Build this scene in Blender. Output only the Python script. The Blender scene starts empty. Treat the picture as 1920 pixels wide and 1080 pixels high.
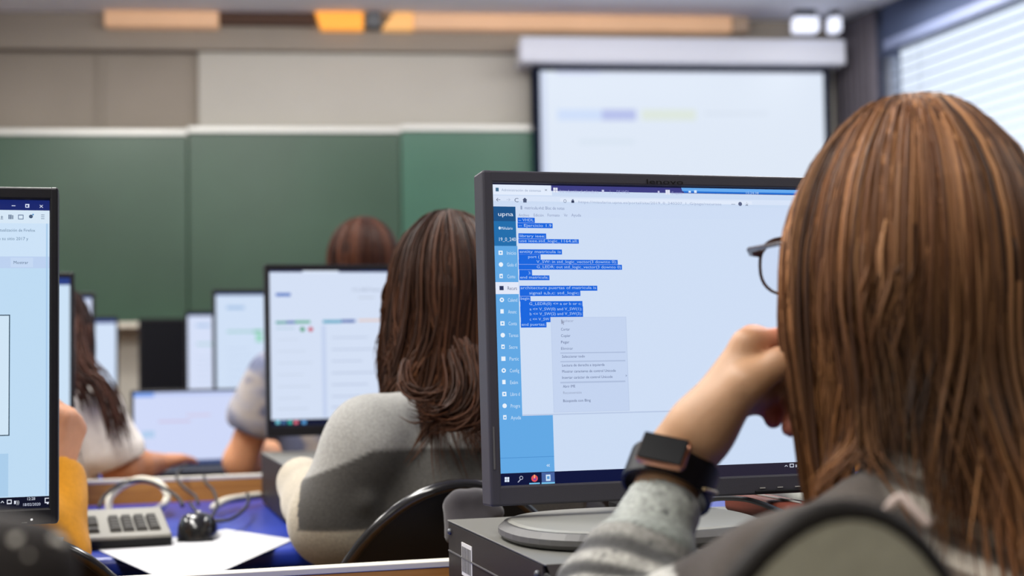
import bpy, bmesh, math, random
import numpy as np
from mathutils import Vector, Matrix
random.seed(4)
rng = np.random.default_rng(7)
sc = bpy.context.scene
C = sc.collection
PI = math.pi
V3 = lambda *a: np.array(a, float)

# ------------------------------------------------------------------ camera
F = 2667.0
CZ = 1.02
_ph = math.atan(130 / F)
_r = 0.0157
FW = V3(0, math.cos(_ph), math.sin(_ph))
_u0 = V3(0, -math.sin(_ph), math.cos(_ph))
_r0 = V3(1, 0, 0)
RT = math.cos(_r) * _r0 - math.sin(_r) * _u0
UP = math.sin(_r) * _r0 + math.cos(_r) * _u0
CAM = V3(0, 0, CZ)
Z = V3(0, 0, 1)

def ray(px, py):
    return FW + (px - 960) / F * RT - (py - 540) / F * UP

def P(px, py, d):
    r = ray(px, py)
    return CAM + r * (d / r[1])

def PZ(px, py, z):
    r = ray(px, py)
    return CAM + r * ((z - CZ) / r[2])

def PP(px, py, o, n):
    r = ray(px, py)
    return CAM + r * (np.dot(np.asarray(o) - CAM, n) / np.dot(r, n))

cd = bpy.data.cameras.new('camera')
cam = bpy.data.objects.new('camera', cd)
C.objects.link(cam)
cam.matrix_world = Matrix(((RT[0], UP[0], -FW[0], 0), (RT[1], UP[1], -FW[1], 0), (RT[2], UP[2], -FW[2], CZ), (0, 0, 0, 1)))
cd.sensor_width = 36
cd.lens = F * 36 / 1920
cd.clip_start = 0.02
cd.dof.use_dof = True
cd.dof.focus_distance = 1.44
cd.dof.aperture_fstop = 4.2
sc.camera = cam

# ------------------------------------------------------------------ colours and materials
def lin(c):
    o = []
    for v in c[:3]:
        v = v / 255.0
        o.append(v / 12.92 if v <= 0.04045 else ((v + 0.055) / 1.055) ** 2.4)
    return tuple(o)

def rgba(c):
    return (*lin(c), 1.0)

def mat(name, col, rough=0.5, spec=0.5, metal=0.0, noise=0.0, nscale=20.0, bump=0.0, bscale=200.0, emit=None, estr=1.0,
        attr=False, coat=0.0, sss=0.0, stretch=None, sheen=0.0):
    m = bpy.data.materials.new(name)
    m.use_nodes = True
    nt = m.node_tree
    b = nt.nodes['Principled BSDF']
    b.inputs['Roughness'].default_value = rough
    b.inputs['Specular IOR Level'].default_value = spec
    b.inputs['Metallic'].default_value = metal
    b.inputs['Coat Weight'].default_value = coat
    b.inputs['Sheen Weight'].default_value = sheen
    if sss:
        b.inputs['Subsurface Weight'].default_value = sss
        b.inputs['Subsurface Radius'].default_value = (0.012, 0.004, 0.002)
        b.inputs['Subsurface Scale'].default_value = 1.0
    tc = nt.nodes.new('ShaderNodeTexCoord')
    vec = tc.outputs['Object']
    if stretch:
        mp = nt.nodes.new('ShaderNodeMapping')
        mp.inputs['Scale'].default_value = stretch
        nt.links.new(vec, mp.inputs['Vector'])
        vec = mp.outputs['Vector']
    if attr:
        a = nt.nodes.new('ShaderNodeAttribute')
        a.attribute_name = 'Col'
        src = a.outputs['Color']
    else:
        rg = nt.nodes.new('ShaderNodeRGB')
        rg.outputs[0].default_value = rgba(col)
        src = rg.outputs[0]
    if noise:
        n = nt.nodes.new('ShaderNodeTexNoise')
        n.inputs['Scale'].default_value = nscale
        n.inputs['Detail'].default_value = 5
        nt.links.new(vec, n.inputs['Vector'])
        mr = nt.nodes.new('ShaderNodeMapRange')
        mr.inputs['From Min'].default_value = 0.3
        mr.inputs['From Max'].default_value = 0.7
        mr.inputs['To Min'].default_value = 1 - noise
        mr.inputs['To Max'].default_value = 1 + noise
        nt.links.new(n.outputs['Fac'], mr.inputs['Value'])
        mx = nt.nodes.new('ShaderNodeVectorMath')
        mx.operation = 'SCALE'
        nt.links.new(src, mx.inputs[0])
        nt.links.new(mr.outputs['Result'], mx.inputs['Scale'])
        src = mx.outputs[0]
    nt.links.new(src, b.inputs['Base Color'])
    if bump:
        n2 = nt.nodes.new('ShaderNodeTexNoise')
        n2.inputs['Scale'].default_value = bscale
        n2.inputs['Detail'].default_value = 3
        nt.links.new(vec, n2.inputs['Vector'])
        bp = nt.nodes.new('ShaderNodeBump')
        bp.inputs['Strength'].default_value = bump
        bp.inputs['Distance'].default_value = 0.002
        nt.links.new(n2.outputs['Fac'], bp.inputs['Height'])
        nt.links.new(bp.outputs['Normal'], b.inputs['Normal'])
    if emit is not None:
        b.inputs['Emission Color'].default_value = rgba(emit)
        b.inputs['Emission Strength'].default_value = estr
    return m

def mat_wood(name, c1, c2, scale=6.0):
    m = mat(name, c1, 0.45, 0.4)
    nt = m.node_tree
    b = nt.nodes['Principled BSDF']
    tc = nt.nodes.new('ShaderNodeTexCoord')
    mp = nt.nodes.new('ShaderNodeMapping')
    mp.inputs['Scale'].default_value = (0.6, 8, 14)
    n = nt.nodes.new('ShaderNodeTexNoise')
    n.inputs['Scale'].default_value = scale
    n.inputs['Detail'].default_value = 8
    n.inputs['Distortion'].default_value = 0.6
    cr = nt.nodes.new('ShaderNodeValToRGB')
    cr.color_ramp.elements[0].position = 0.35
    cr.color_ramp.elements[1].position = 0.68
    cr.color_ramp.elements[0].color = rgba(c1)
    cr.color_ramp.elements[1].color = rgba(c2)
    nt.links.new(tc.outputs['Object'], mp.inputs['Vector'])
    nt.links.new(mp.outputs['Vector'], n.inputs['Vector'])
    nt.links.new(n.outputs['Fac'], cr.inputs['Fac'])
    nt.links.new(cr.outputs['Color'], b.inputs['Base Color'])
    return m

def mat_display(name='display', strength=1.0):
    m = bpy.data.materials.new(name)
    m.use_nodes = True
    nt = m.node_tree
    b = nt.nodes['Principled BSDF']
    b.inputs['Base Color'].default_value = (0.004, 0.004, 0.005, 1)
    b.inputs['Roughness'].default_value = 0.3
    b.inputs['Specular IOR Level'].default_value = 0.1
    a = nt.nodes.new('ShaderNodeAttribute')
    a.attribute_name = 'Col'
    nt.links.new(a.outputs['Color'], b.inputs['Emission Color'])
    b.inputs['Emission Strength'].default_value = strength
    return m

def mat_glass(name, tint=(255, 255, 255), refl=0.12, rough=0.02):
    m = bpy.data.materials.new(name)
    m.use_nodes = True
    nt = m.node_tree
    nt.nodes.remove(nt.nodes['Principled BSDF'])
    out = nt.nodes['Material Output']
    tr = nt.nodes.new('ShaderNodeBsdfTransparent')
    tr.inputs['Color'].default_value = rgba(tint)
    gl = nt.nodes.new('ShaderNodeBsdfGlossy')
    gl.inputs['Roughness'].default_value = rough
    lw = nt.nodes.new('ShaderNodeLayerWeight')
    lw.inputs['Blend'].default_value = refl
    mx = nt.nodes.new('ShaderNodeMixShader')
    nt.links.new(lw.outputs['Fresnel'], mx.inputs['Fac'])
    nt.links.new(tr.outputs[0], mx.inputs[1])
    nt.links.new(gl.outputs[0], mx.inputs[2])
    nt.links.new(mx.outputs[0], out.inputs['Surface'])
    return m

# ------------------------------------------------------------------ objects
MW = {}

def thing(name, label, cat, loc=(0, 0, 0), rz=0.0, group=None, kind=None):
    o = bpy.data.objects.new(name, None)
    C.objects.link(o)
    o.empty_display_size = 0.05
    o.location = Vector([float(v) for v in loc])
    o.rotation_euler = (0, 0, rz)
    MW[o] = Matrix.Translation(o.location) @ Matrix.Rotation(rz, 4, 'Z')
    tag(o, label, cat, group, kind)
    return o

def tag(o, label=None, cat=None, group=None, kind=None):
    if label: o['label'] = label
    if cat: o['category'] = cat
    if group: o['group'] = group
    if kind: o['kind'] = kind
    return o

def link_mesh(name, me, mats, parent=None, smooth=False):
    if not isinstance(mats, (list, tuple)):
        mats = [mats]
    for m in mats:
        me.materials.append(m)
    o = bpy.data.objects.new(name, me)
    C.objects.link(o)
    if smooth:
        me.polygons.foreach_set('use_smooth', [True] * len(me.polygons))
    if parent is not None:
        inv = MW[parent].inverted()
        me.transform(inv)
        o.parent = parent
        MW[o] = MW[parent].copy()
    else:
        MW[o] = Matrix.Identity(4)
    me.update()
    return o

def frame(o, x, y, z):
    return Matrix(((x[0], y[0], z[0], o[0]), (x[1], y[1], z[1], o[1]), (x[2], y[2], z[2], o[2]), (0, 0, 0, 1)))

def nrm(v):
    v = np.asarray(v, float)
    return v / np.linalg.norm(v)

class MB:
    """collects shapes in a frame M, builds one mesh"""
    def __init__(self, M=None):
        self.bm = bmesh.new()
        self.M = M or Matrix.Identity(4)
        self.col = self.bm.verts.layers.float_color.new('Col')
        self.cur = None

    def _new(self, verts, faces, mi=0, T=None):
        T = self.M if T is None else self.M @ T
        vs = []
        for v in verts:
            w = self.bm.verts.new(T @ Vector([float(q) for q in v]))
            if self.cur is not None:
                w[self.col] = self.cur
            vs.append(w)
        fs = []
        for f in faces:
            try:
                q = self.bm.faces.new([vs[i] for i in f])
                q.material_index = mi
                fs.append(q)
            except ValueError:
                pass
        return vs, fs

    def box(self, x0, x1, y0, y1, z0, z1, bevel=0.0, seg=2, mi=0, T=None):
        v = [(x, y, z) for x in (x0, x1) for y in (y0, y1) for z in (z0, z1)]
        f = [(0, 1, 3, 2), (4, 6, 7, 5), (0, 4, 5, 1), (2, 3, 7, 6), (0, 2, 6, 4), (1, 5, 7, 3)]
        vs, fs = self._new(v, f, mi, T)
        if bevel > 0:
            es = list({e for q in fs for e in q.edges})
            r = bmesh.ops.bevel(self.bm, geom=es, offset=bevel, segments=seg, profile=0.5, affect='EDGES')
            for q in r['faces']:
                q.material_index = mi
                if self.cur is not None:
                    for w in q.verts:
                        w[self.col] = self.cur
        return self

    def quad(self, pts, mi=0, T=None):
        self._new(pts, [tuple(range(len(pts)))], mi, T)
        return self

    def tube(self, path, r, n=8, mi=0, T=None, cap=True, flat=None):
        path = [np.asarray(p, float) for p in path]
        m = len(path)
        rr = r if hasattr(r, '__len__') else [r] * m
        tang = [nrm(path[min(i + 1, m - 1)] - path[max(i - 1, 0)]) for i in range(m)]
        a = np.cross(tang[0], V3(0, 0, 1))
        if np.linalg.norm(a) < 1e-3:
            a = V3(1, 0, 0)
        a = nrm(a)
        vs, fs = [], []
        for i in range(m):
            a = nrm(a - tang[i] * np.dot(a, tang[i]))
            b = np.cross(tang[i], a)
            for k in range(n):
                t = 2 * PI * k / n
                fy = flat if flat else 1.0
                vs.append(path[i] + rr[i] * (math.cos(t) * a + math.sin(t) * b * fy))
        for i in range(m - 1):
            for k in range(n):
                k2 = (k + 1) % n
                fs.append((i * n + k, i * n + k2, (i + 1) * n + k2, (i + 1) * n + k))
        if cap:
            fs.append(tuple(range(n))[::-1])
            fs.append(tuple((m - 1) * n + k for k in range(n)))
        self._new(vs, fs, mi, T)
        return self

    def lathe(self, prof, n=32, mi=0, T=None, sx=1.0, sy=1.0):
        vs, fs = [], []
        for (r, z) in prof:
            for k in range(n):
                t = 2 * PI * k / n
                vs.append((r * math.cos(t) * sx, r * math.sin(t) * sy, z))
        m = len(prof)
        for i in range(m - 1):
            for k in range(n):
                k2 = (k + 1) % n
                fs.append((i * n + k, i * n + k2, (i + 1) * n + k2, (i + 1) * n + k))
        fs.append(tuple(range(n))[::-1])
        fs.append(tuple((m - 1) * n + k for k in range(n)))
        self._new(vs, fs, mi, T)
        return self

    def prism(self, poly, z0, z1, mi=0, T=None, bevel=0):
        n = len(poly)
        vs = [(x, y, z0) for x, y in poly] + [(x, y, z1) for x, y in poly]
        fs = [tuple(range(n))[::-1], tuple(range(n, 2 * n))] + [(i, (i + 1) % n, n + (i + 1) % n, n + i) for i in range(n)]
        v, f = self._new(vs, fs, mi, T)
        if bevel:
            es = [e for q in f[:2] for e in q.edges]
            bmesh.ops.bevel(self.bm, geom=es, offset=bevel, segments=2, profile=0.5, affect='EDGES')
        return self

    def sphere(self, c, r, n=16, mi=0, s=(1, 1, 1)):
        T = Matrix.Translation(Vector(c)) @ Matrix.Diagonal((r * s[0], r * s[1], r * s[2], 1))
        prof = [(math.sin(PI * i / n) if 0 < i < n else 0.001, -math.cos(PI * i / n)) for i in range(n + 1)]
        return self.lathe(prof, n * 2, mi, T)

    def grid(self, fn, nu, nv, mi=0, closed_u=False):
        vs = [fn(i / (nu if closed_u else nu - 1), j / (nv - 1)) for i in range(nu) for j in range(nv)]
        fs = []
        for i in range(nu if closed_u else nu - 1):
            for j in range(nv - 1):
                i2 = (i + 1) % nu
                fs.append((i * nv + j, i2 * nv + j, i2 * nv + j + 1, i * nv + j + 1))
        self._new(vs, fs, mi)
        return self

    def build(self, name, mats, parent=None, smooth=False, angle=None, recalc=True):
        if recalc:
            bmesh.ops.recalc_face_normals(self.bm, faces=self.bm.faces)
        me = bpy.data.meshes.new(name)
        self.bm.to_mesh(me)
        self.bm.free()
        o = link_mesh(name, me, mats, parent, smooth)
        if smooth and angle:
            me.set_sharp_from_angle(angle=math.radians(angle))
        return o

def struct(o, label=None):
    o['kind'] = 'structure'
    return o

# ------------------------------------------------------------------ lettering
_tc = {}

def text_mesh(s):
    if s in _tc:
        return _tc[s]
    cu = bpy.data.curves.new('t', 'FONT')
    cu.body = s
    cu.size = 1.0
    cu.resolution_u = 2
    o = bpy.data.objects.new('t', cu)
    C.objects.link(o)
    dg = bpy.context.evaluated_depsgraph_get()
    me = bpy.data.meshes.new_from_object(o.evaluated_get(dg))
    v = [(q.co.x, q.co.y) for q in me.vertices]
    f = [tuple(p.vertices) for p in me.polygons]
    bpy.data.objects.remove(o)
    bpy.data.curves.remove(cu)
    bpy.data.meshes.remove(me)
    w = max([a for a, b in v], default=0.1)
    _tc[s] = (v, f, w)
    return _tc[s]

class Panel:
    """flat display: M has origin at the top-left corner of the lit area, x to the right, z up, y into the panel"""
    def __init__(self, M, W, H):
        self.M, self.W, self.H = M, W, H
        self.o = np.array(M.translation)
        self.x = np.array(M.col[0].to_3d()); self.y = np.array(M.col[1].to_3d()); self.z = np.array(M.col[2].to_3d())
        self.q = MB(M)
        self.t = MB(M)
        self.any_text = False

    def uv(self, px, py):
        p = PP(px, py, self.o, self.y) - self.o
        return float(p @ self.x), float(-(p @ self.z))

    def cl(self, u, v):
        return min(max(u, 0), self.W), min(max(v, 0), self.H)

    def rect(self, u0, v0, u1, v1, col, layer=1):
        u0, v0 = self.cl(u0, v0); u1, v1 = self.cl(u1, v1)
        if u1 <= u0 or v1 <= v0:
            return self
        y = -0.00012 * layer
        self.q.cur = rgba(col)
        self.q.quad([(u0, y, -v0), (u1, y, -v0), (u1, y, -v1), (u0, y, -v1)])
        return self

    def rpx(self, x0, y0, x1, y1, col, layer=1):
        u0, v0 = self.uv(x0, y0); u1, v1 = self.uv(x1, y1)
        return self.rect(u0, v0, u1, v1, col, layer)

    def poly(self, pts, col, layer=2, text=True):
        y = -0.00012 * layer
        m = self.t if text else self.q
        m.cur = rgba(col)
        m.quad([(u, y, -v) for u, v in pts])
        if text: self.any_text = True

    def disc(self, u, v, r, col, layer=3, n=12):
        self.poly([(u + r * math.cos(2 * PI * k / n), v + r * math.sin(2 * PI * k / n)) for k in range(n)], col, layer)

    def dpx(self, x, y, r, col, layer=3):
        u, v = self.uv(x, y); u2, v2 = self.uv(x + r, y)
        self.disc(u, v, u2 - u, col, layer)

    def text(self, u, v, h, s, col, width=None, layer=4):
        vs, fs, w = text_mesh(s)
        sx = h / 0.72 if width is None else width / w
        sy = h / 0.72
        self.t.cur = rgba(col)
        y = -0.00012 * layer
        self.t._new([(u + a * sx, y, -v + b * sy) for a, b in vs], fs)
        self.any_text = True

    def tpx(self, x0, yb, x1, hpx, s, col, layer=4):
        u, v = self.uv(x0, yb); u2, v2 = self.uv(x1, yb)
        u3, v3 = self.uv(x0, yb - hpx)
        self.text(u, v, v - v3, s, col, u2 - u, layer)

    def irect(self, x0, y0, x1, y1, col, layer=3):
        u0, v0 = self.uv(x0, y0); u1, v1 = self.uv(x1, y1)
        self.poly([(u0, v0), (u1, v0), (u1, v1), (u0, v1)], col, layer)

    def build(self, m, parent, name='screen', merge=False):
        if merge:
            me = bpy.data.meshes.new('t'); self.t.bm.to_mesh(me); self.q.bm.from_mesh(me); bpy.data.meshes.remove(me)
            self.any_text = False
        o = self.q.build(name, m, parent, recalc=False)
        if self.any_text:
            self.t.build('lettering', m, o, recalc=False)
        else:
            self.t.bm.free()
        return o
# ------------------------------------------------------------------ smooth solids for bodies and clothes
def cap(a, b, ra, rb=None, k=0.02, flat=None):
    """tapered limb; flat=(axis, factor) squeezes it along an axis"""
    return ('c', np.asarray(a, float), np.asarray(b, float), ra, rb if rb is not None else ra, k, flat)

def ell(c, r, R=None, k=0.02, sub=False):
    return ('s' if sub else 'e', np.asarray(c, float), np.asarray(r, float), R, k)

def _bb(p):
    if p[0] == 'c':
        r = max(p[3], p[4]) * (p[6][1] if p[6] and p[6][1] > 1 else 1)
        return np.minimum(p[1], p[2]) - r, np.maximum(p[1], p[2]) + r
    r = max(p[2])
    return p[1] - r, p[1] + r

def sdf_mesh(prims, h):
    BIG = 0.06
    pos = [p for p in prims if p[0] != 's']
    lo = np.min([_bb(p)[0] for p in pos], axis=0) - 3 * h
    hi = np.max([_bb(p)[1] for p in pos], axis=0) + 3 * h
    n = np.ceil((hi - lo) / h).astype(int) + 1
    f = np.full(n, BIG, np.float32)
    for p in prims:
        k = p[-1] if p[0] != 'c' else p[5]
        b0, b1 = _bb(p)
        m = max(k * 1.3, 2.5 * h)
        i0 = np.maximum(np.floor((b0 - m - lo) / h).astype(int), 0)
        i1 = np.minimum(np.ceil((b1 + m - lo) / h).astype(int) + 1, n)
        if (i1 <= i0).any():
            continue
        ax = [(lo[d] + h * np.arange(i0[d], i1[d])).astype(np.float32) for d in range(3)]
        X, Y, W = np.meshgrid(*ax, indexing='ij')
        if p[0] == 'c':
            a, b, ra, rb = p[1], p[2], p[3], p[4]
            dx, dy, dz = X - a[0], Y - a[1], W - a[2]
            ab = b - a
            L2 = max(float(ab @ ab), 1e-9)
            t = np.clip((dx * ab[0] + dy * ab[1] + dz * ab[2]) / L2, 0, 1)
            dx -= t * ab[0]; dy -= t * ab[1]; dz -= t * ab[2]
            if p[6]:
                s = nrm(p[6][0]); fac = p[6][1]
                q = (dx * s[0] + dy * s[1] + dz * s[2]) * (1 - 1 / fac)
                dx -= q * s[0]; dy -= q * s[1]; dz -= q * s[2]
            d = np.sqrt(dx * dx + dy * dy + dz * dz) - (ra + (rb - ra) * t)
        else:
            c, r, R = p[1], p[2], p[3]
            q = np.stack([X - c[0], Y - c[1], W - c[2]], -1)
            if R is not None:
                q = q @ np.asarray(R, np.float32)      # columns of R are the axes
            k0 = np.sqrt(((q / r) ** 2).sum(-1))
            k1 = np.sqrt(((q / (r * r)) ** 2).sum(-1)) + 1e-6
            d = k0 * (k0 - 1) / k1
        d = d.astype(np.float32)
        sl = tuple(slice(i0[j], i1[j]) for j in range(3))
        g = f[sl]
        if p[0] == 's':
            hh = np.clip(0.5 - 0.5 * (g + d) / k, 0, 1)
            f[sl] = g * (1 - hh) - d * hh + k * hh * (1 - hh)
        else:
            hh = np.clip(0.5 + 0.5 * (g - d) / k, 0, 1)
            f[sl] = g * (1 - hh) + d * hh - k * hh * (1 - hh)
    # surface nets
    s = f < 0
    cs = np.zeros(n - 1, np.int8)
    for i in (0, 1):
        for j in (0, 1):
            for k in (0, 1):
                cs += s[i:n[0] - 1 + i, j:n[1] - 1 + j, k:n[2] - 1 + k]
    act = np.argwhere((cs > 0) & (cs < 8))
    idx = np.full(n - 1, -1, np.int64)
    idx[tuple(act.T)] = np.arange(len(act))
    acc = np.zeros((len(act), 3)); cnt = np.zeros(len(act))
    cor = [(i, j, k) for i in (0, 1) for j in (0, 1) for k in (0, 1)]
    for a in cor:
        for d in range(3):
            if a[d] == 1:
                continue
            b = list(a); b[d] = 1
            fa = f[tuple((act + a).T)]; fb = f[tuple((act + b).T)]
            x = (fa < 0) != (fb < 0)
            t = fa[x] / (fa[x] - fb[x])
            q = np.tile(np.array(a, float), (x.sum(), 1)); q[:, d] += t
            acc[x] += q; cnt[x] += 1
    V = lo + h * (act + acc / cnt[:, None])
    Q = []
    for d in range(3):
        e1, e2 = [(1, 2), (2, 0), (0, 1)][d]
        sh = [slice(None)] * 3; sh2 = [slice(None)] * 3
        sh[d] = slice(0, n[d] - 1); sh2[d] = slice(1, n[d])
        a, b = s[tuple(sh)], s[tuple(sh2)]
        E = np.argwhere(a != b)
        E = E[(E[:, e1] > 0) & (E[:, e2] > 0) & (E[:, e1] < n[e1] - 1) & (E[:, e2] < n[e2] - 1)]
        if not len(E):
            continue
        ins = a[tuple(E.T)]
        o1 = np.zeros(3, int); o1[e1] = 1
        o2 = np.zeros(3, int); o2[e2] = 1
        q = np.stack([idx[tuple((E - o1 - o2).T)], idx[tuple((E - o2).T)], idx[tuple(E.T)], idx[tuple((E - o1).T)]], 1)
        q[~ins] = q[~ins][:, ::-1]
        Q.append(q)
    return V, np.concatenate(Q)

def quads_mesh(name, V, Q, cols=None):
    me = bpy.data.meshes.new(name)
    V = np.asarray(V, np.float32)
    me.vertices.add(len(V)); me.vertices.foreach_set('co', V.ravel())
    k = Q.shape[1]
    me.loops.add(Q.size); me.loops.foreach_set('vertex_index', np.ascontiguousarray(Q, np.int32).ravel())
    me.polygons.add(len(Q))
    me.polygons.foreach_set('loop_start', np.arange(0, Q.size, k, dtype=np.int32))
    me.update(calc_edges=True)
    me.validate()
    if cols is not None:
        a = me.attributes.new('Col', 'FLOAT_COLOR', 'POINT')
        c4 = np.ones((len(V), 4), np.float32); c4[:, :3] = cols
        a.data.foreach_set('color', c4.ravel())
    return me

def normals_of(V, Q):
    a, b, c, d = (V[Q[:, i]] for i in range(4))
    fn = np.cross(c - a, d - b)
    N = np.zeros_like(V)
    for i in range(4):
        np.add.at(N, Q[:, i], fn)
    return N / (np.linalg.norm(N, axis=1)[:, None] + 1e-12)

def relax(V, Q, it, lam=0.5):
    for _ in range(it):
        S = np.zeros_like(V); c = np.zeros(len(V))
        for i in range(4):
            j, k = Q[:, (i + 1) % 4], Q[:, (i + 3) % 4]
            np.add.at(S, Q[:, i], V[j] + V[k]); np.add.at(c, Q[:, i], 2)
        V = V + lam * (S / c[:, None] - V)
    return V

def vnoise(V, scale, seed=0):
    """cheap smooth noise in about [-1, 1]"""
    r = np.random.default_rng(seed)
    o = np.zeros(len(V))
    for i in range(7):
        d = nrm(r.normal(size=3)); ph = r.uniform(0, 6.28); fr = scale * r.uniform(0.6, 1.7)
        w = nrm(r.normal(size=3))
        o += np.sin((V @ d) * fr + ph + 1.3 * np.sin((V @ w) * fr * 0.6 + ph * 2))
    return o / 3.2

def solid(name, prims, h, m, parent, paint=None, it=2, folds=0.0, fscale=30.0, seed=1, post=None):
    V, Q = sdf_mesh(prims, h)
    V = relax(V, Q, it)
    if folds:
        V = V + normals_of(V, Q) * (folds * vnoise(V, fscale, seed))[:, None]
    if post is not None:
        V = post(V, normals_of(V, Q))
    cols = paint(V) if paint is not None else None
    return link_mesh(name, quads_mesh(name, V, Q, cols), m, parent, True)

def lerp3(t, stops):
    """stops: [(t, rgb255)...] -> linear colours for an array t"""
    ts = [s[0] for s in stops]
    cs = np.array([lin(s[1]) for s in stops])
    return np.stack([np.interp(t, ts, cs[:, i]) for i in range(3)], 1)

def rot(v, axis, ang):
    return np.array(Matrix.Rotation(ang, 3, Vector(axis)) @ Vector(v))

def hand_prims(w, d, pn, thumb, curl=0.6, s=1.0, k=0.006):
    """five-finger hand: w wrist, d towards the knuckles, pn palm normal, thumb side vector"""
    d = nrm(d); pn = nrm(pn - d * np.dot(pn, d)); t = nrm(np.cross(pn, d))
    if np.dot(t, thumb) < 0: t = -t
    pr = []
    ln = [(0.082, 0.042, 0.025, 0.020), (0.085, 0.046, 0.029, 0.021), (0.080, 0.042, 0.027, 0.020), (0.073, 0.033, 0.020, 0.017)]
    offs = [0.027, 0.009, -0.009, -0.025]
    ax = np.cross(d, pn)
    for i, (m, a, b, c) in enumerate(ln):
        mc = w + (d * m + t * offs[i]) * s
        pr.append(cap(w + t * offs[i] * 0.55 * s + d * 0.008 * s, mc, 0.0135 * s, 0.0105 * s, 0.012))
        q = mc; dd = rot(d, ax, curl * (0.75 + 0.08 * i)) if np.dot(rot(d, ax, 0.3), pn) > 0 else rot(d, ax, -curl * (0.75 + 0.08 * i))
        sg = 1 if np.dot(rot(d, ax, 0.3), pn) > 0 else -1
        r = [0.0092, 0.0085, 0.0076, 0.0066]
        if i == 3: r = [x * 0.86 for x in r]
        for j, L in enumerate((a, b, c)):
            e = q + dd * L * s
            pr.append(cap(q, e, r[j] * s, r[j + 1] * s, k if j else 0.009))
            q = e; dd = rot(dd, ax, sg * curl * 0.8)
    b0 = w + (d * 0.018 + t * 0.018 + pn * 0.004) * s
    b1 = b0 + (d * 0.034 + t * 0.026 + pn * 0.014) * s
    b2 = b1 + (d * 0.030 + t * 0.010 + pn * 0.010) * s
    b3 = b2 + (d * 0.023 + t * 0.001 + pn * 0.008) * s
    pr += [cap(b0, b1, 0.0165 * s, 0.012 * s, 0.014), cap(b1, b2, 0.0112 * s, 0.0098 * s, k), cap(b2, b3, 0.0098 * s, 0.0075 * s, k)]
    return pr

def head_prims(c, f, l, u, s=1.0):
    R = np.stack([l, f, u], 1)
    A = lambda x, y, z: c + (l * x + f * y + u * z) * s
    pr = [ell(A(0, -0.004, 0.0), V3(0.074, 0.094, 0.108) * s, R, 0.02),
          ell(A(0, 0.030, -0.058), V3(0.057, 0.062, 0.070) * s, R, 0.03),
          ell(A(0, 0.078, -0.106), V3(0.022, 0.018, 0.016) * s, R, 0.02),
          cap(A(-0.032, 0.078, 0.016), A(0.032, 0.078, 0.016), 0.013 * s, None, 0.02),
          cap(A(-0.036, 0.070, -0.040), A(-0.028, 0.068, -0.055), 0.018 * s, None, 0.025),
          cap(A(0.036, 0.070, -0.040), A(0.028, 0.068, -0.055), 0.018 * s, None, 0.025),
          cap(A(0, 0.090, 0.004), A(0, 0.109, -0.040), 0.007 * s, 0.011 * s, 0.012),
          cap(A(-0.011, 0.098, -0.045), A(0.011, 0.098, -0.045), 0.0075 * s, None, 0.008),
          ell(A(0.033, 0.094, -0.004), V3(0.016, 0.014, 0.010) * s, R, 0.012, sub=True),
          ell(A(-0.033, 0.094, -0.004), V3(0.016, 0.014, 0.010) * s, R, 0.012, sub=True),
          cap(A(-0.020, 0.091, -0.073), A(0.020, 0.091, -0.073), 0.0062 * s, None, 0.006),
          cap(A(-0.016, 0.091, -0.081), A(0.016, 0.091, -0.081), 0.0068 * s, None, 0.006)]
    for sg in (1, -1):
        pr += [ell(A(sg * 0.076, -0.008, -0.012), V3(0.009, 0.017, 0.030) * s, R, 0.010),
               ell(A(sg * 0.070, 0.0, -0.036), V3(0.008, 0.010, 0.012) * s, R, 0.010)]
    return pr

def sdf_eval(prims, X):
    f = np.full(len(X), 9.0)
    for p in prims:
        if p[0] == 'c':
            a, b, ra, rb = p[1], p[2], p[3], p[4]
            ab = b - a
            t = np.clip(((X - a) @ ab) / max(float(ab @ ab), 1e-9), 0, 1)
            d = np.linalg.norm(X - a - np.outer(t, ab), axis=1) - (ra + (rb - ra) * t)
        elif p[0] == 'e':
            q = X - p[1]
            if p[3] is not None: q = q @ p[3]
            k0 = np.linalg.norm(q / p[2], axis=1); k1 = np.linalg.norm(q / (p[2] ** 2), axis=1) + 1e-6
            d = k0 * (k0 - 1) / k1
        else:
            continue
        f = np.minimum(f, d)
    return f

def push_out(X, prims, gap, it=4, bias=None):
    """move points that fall inside the clothes back onto them, so hair lies over the shoulders"""
    e = 0.003
    for _ in range(it):
        d = sdf_eval(prims, X)
        m = d < gap
        if not m.any(): break
        Y = X[m]; d0 = d[m]
        g = np.stack([sdf_eval(prims, Y + V3(e, 0, 0)) - d0, sdf_eval(prims, Y + V3(0, e, 0)) - d0, sdf_eval(prims, Y + V3(0, 0, e)) - d0], 1)
        if bias is not None: g = g / (np.linalg.norm(g, axis=1)[:, None] + 1e-9) + bias
        g /= np.linalg.norm(g, axis=1)[:, None] + 1e-9
        X[m] = Y + g * (gap - d0)[:, None]
    return X

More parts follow.
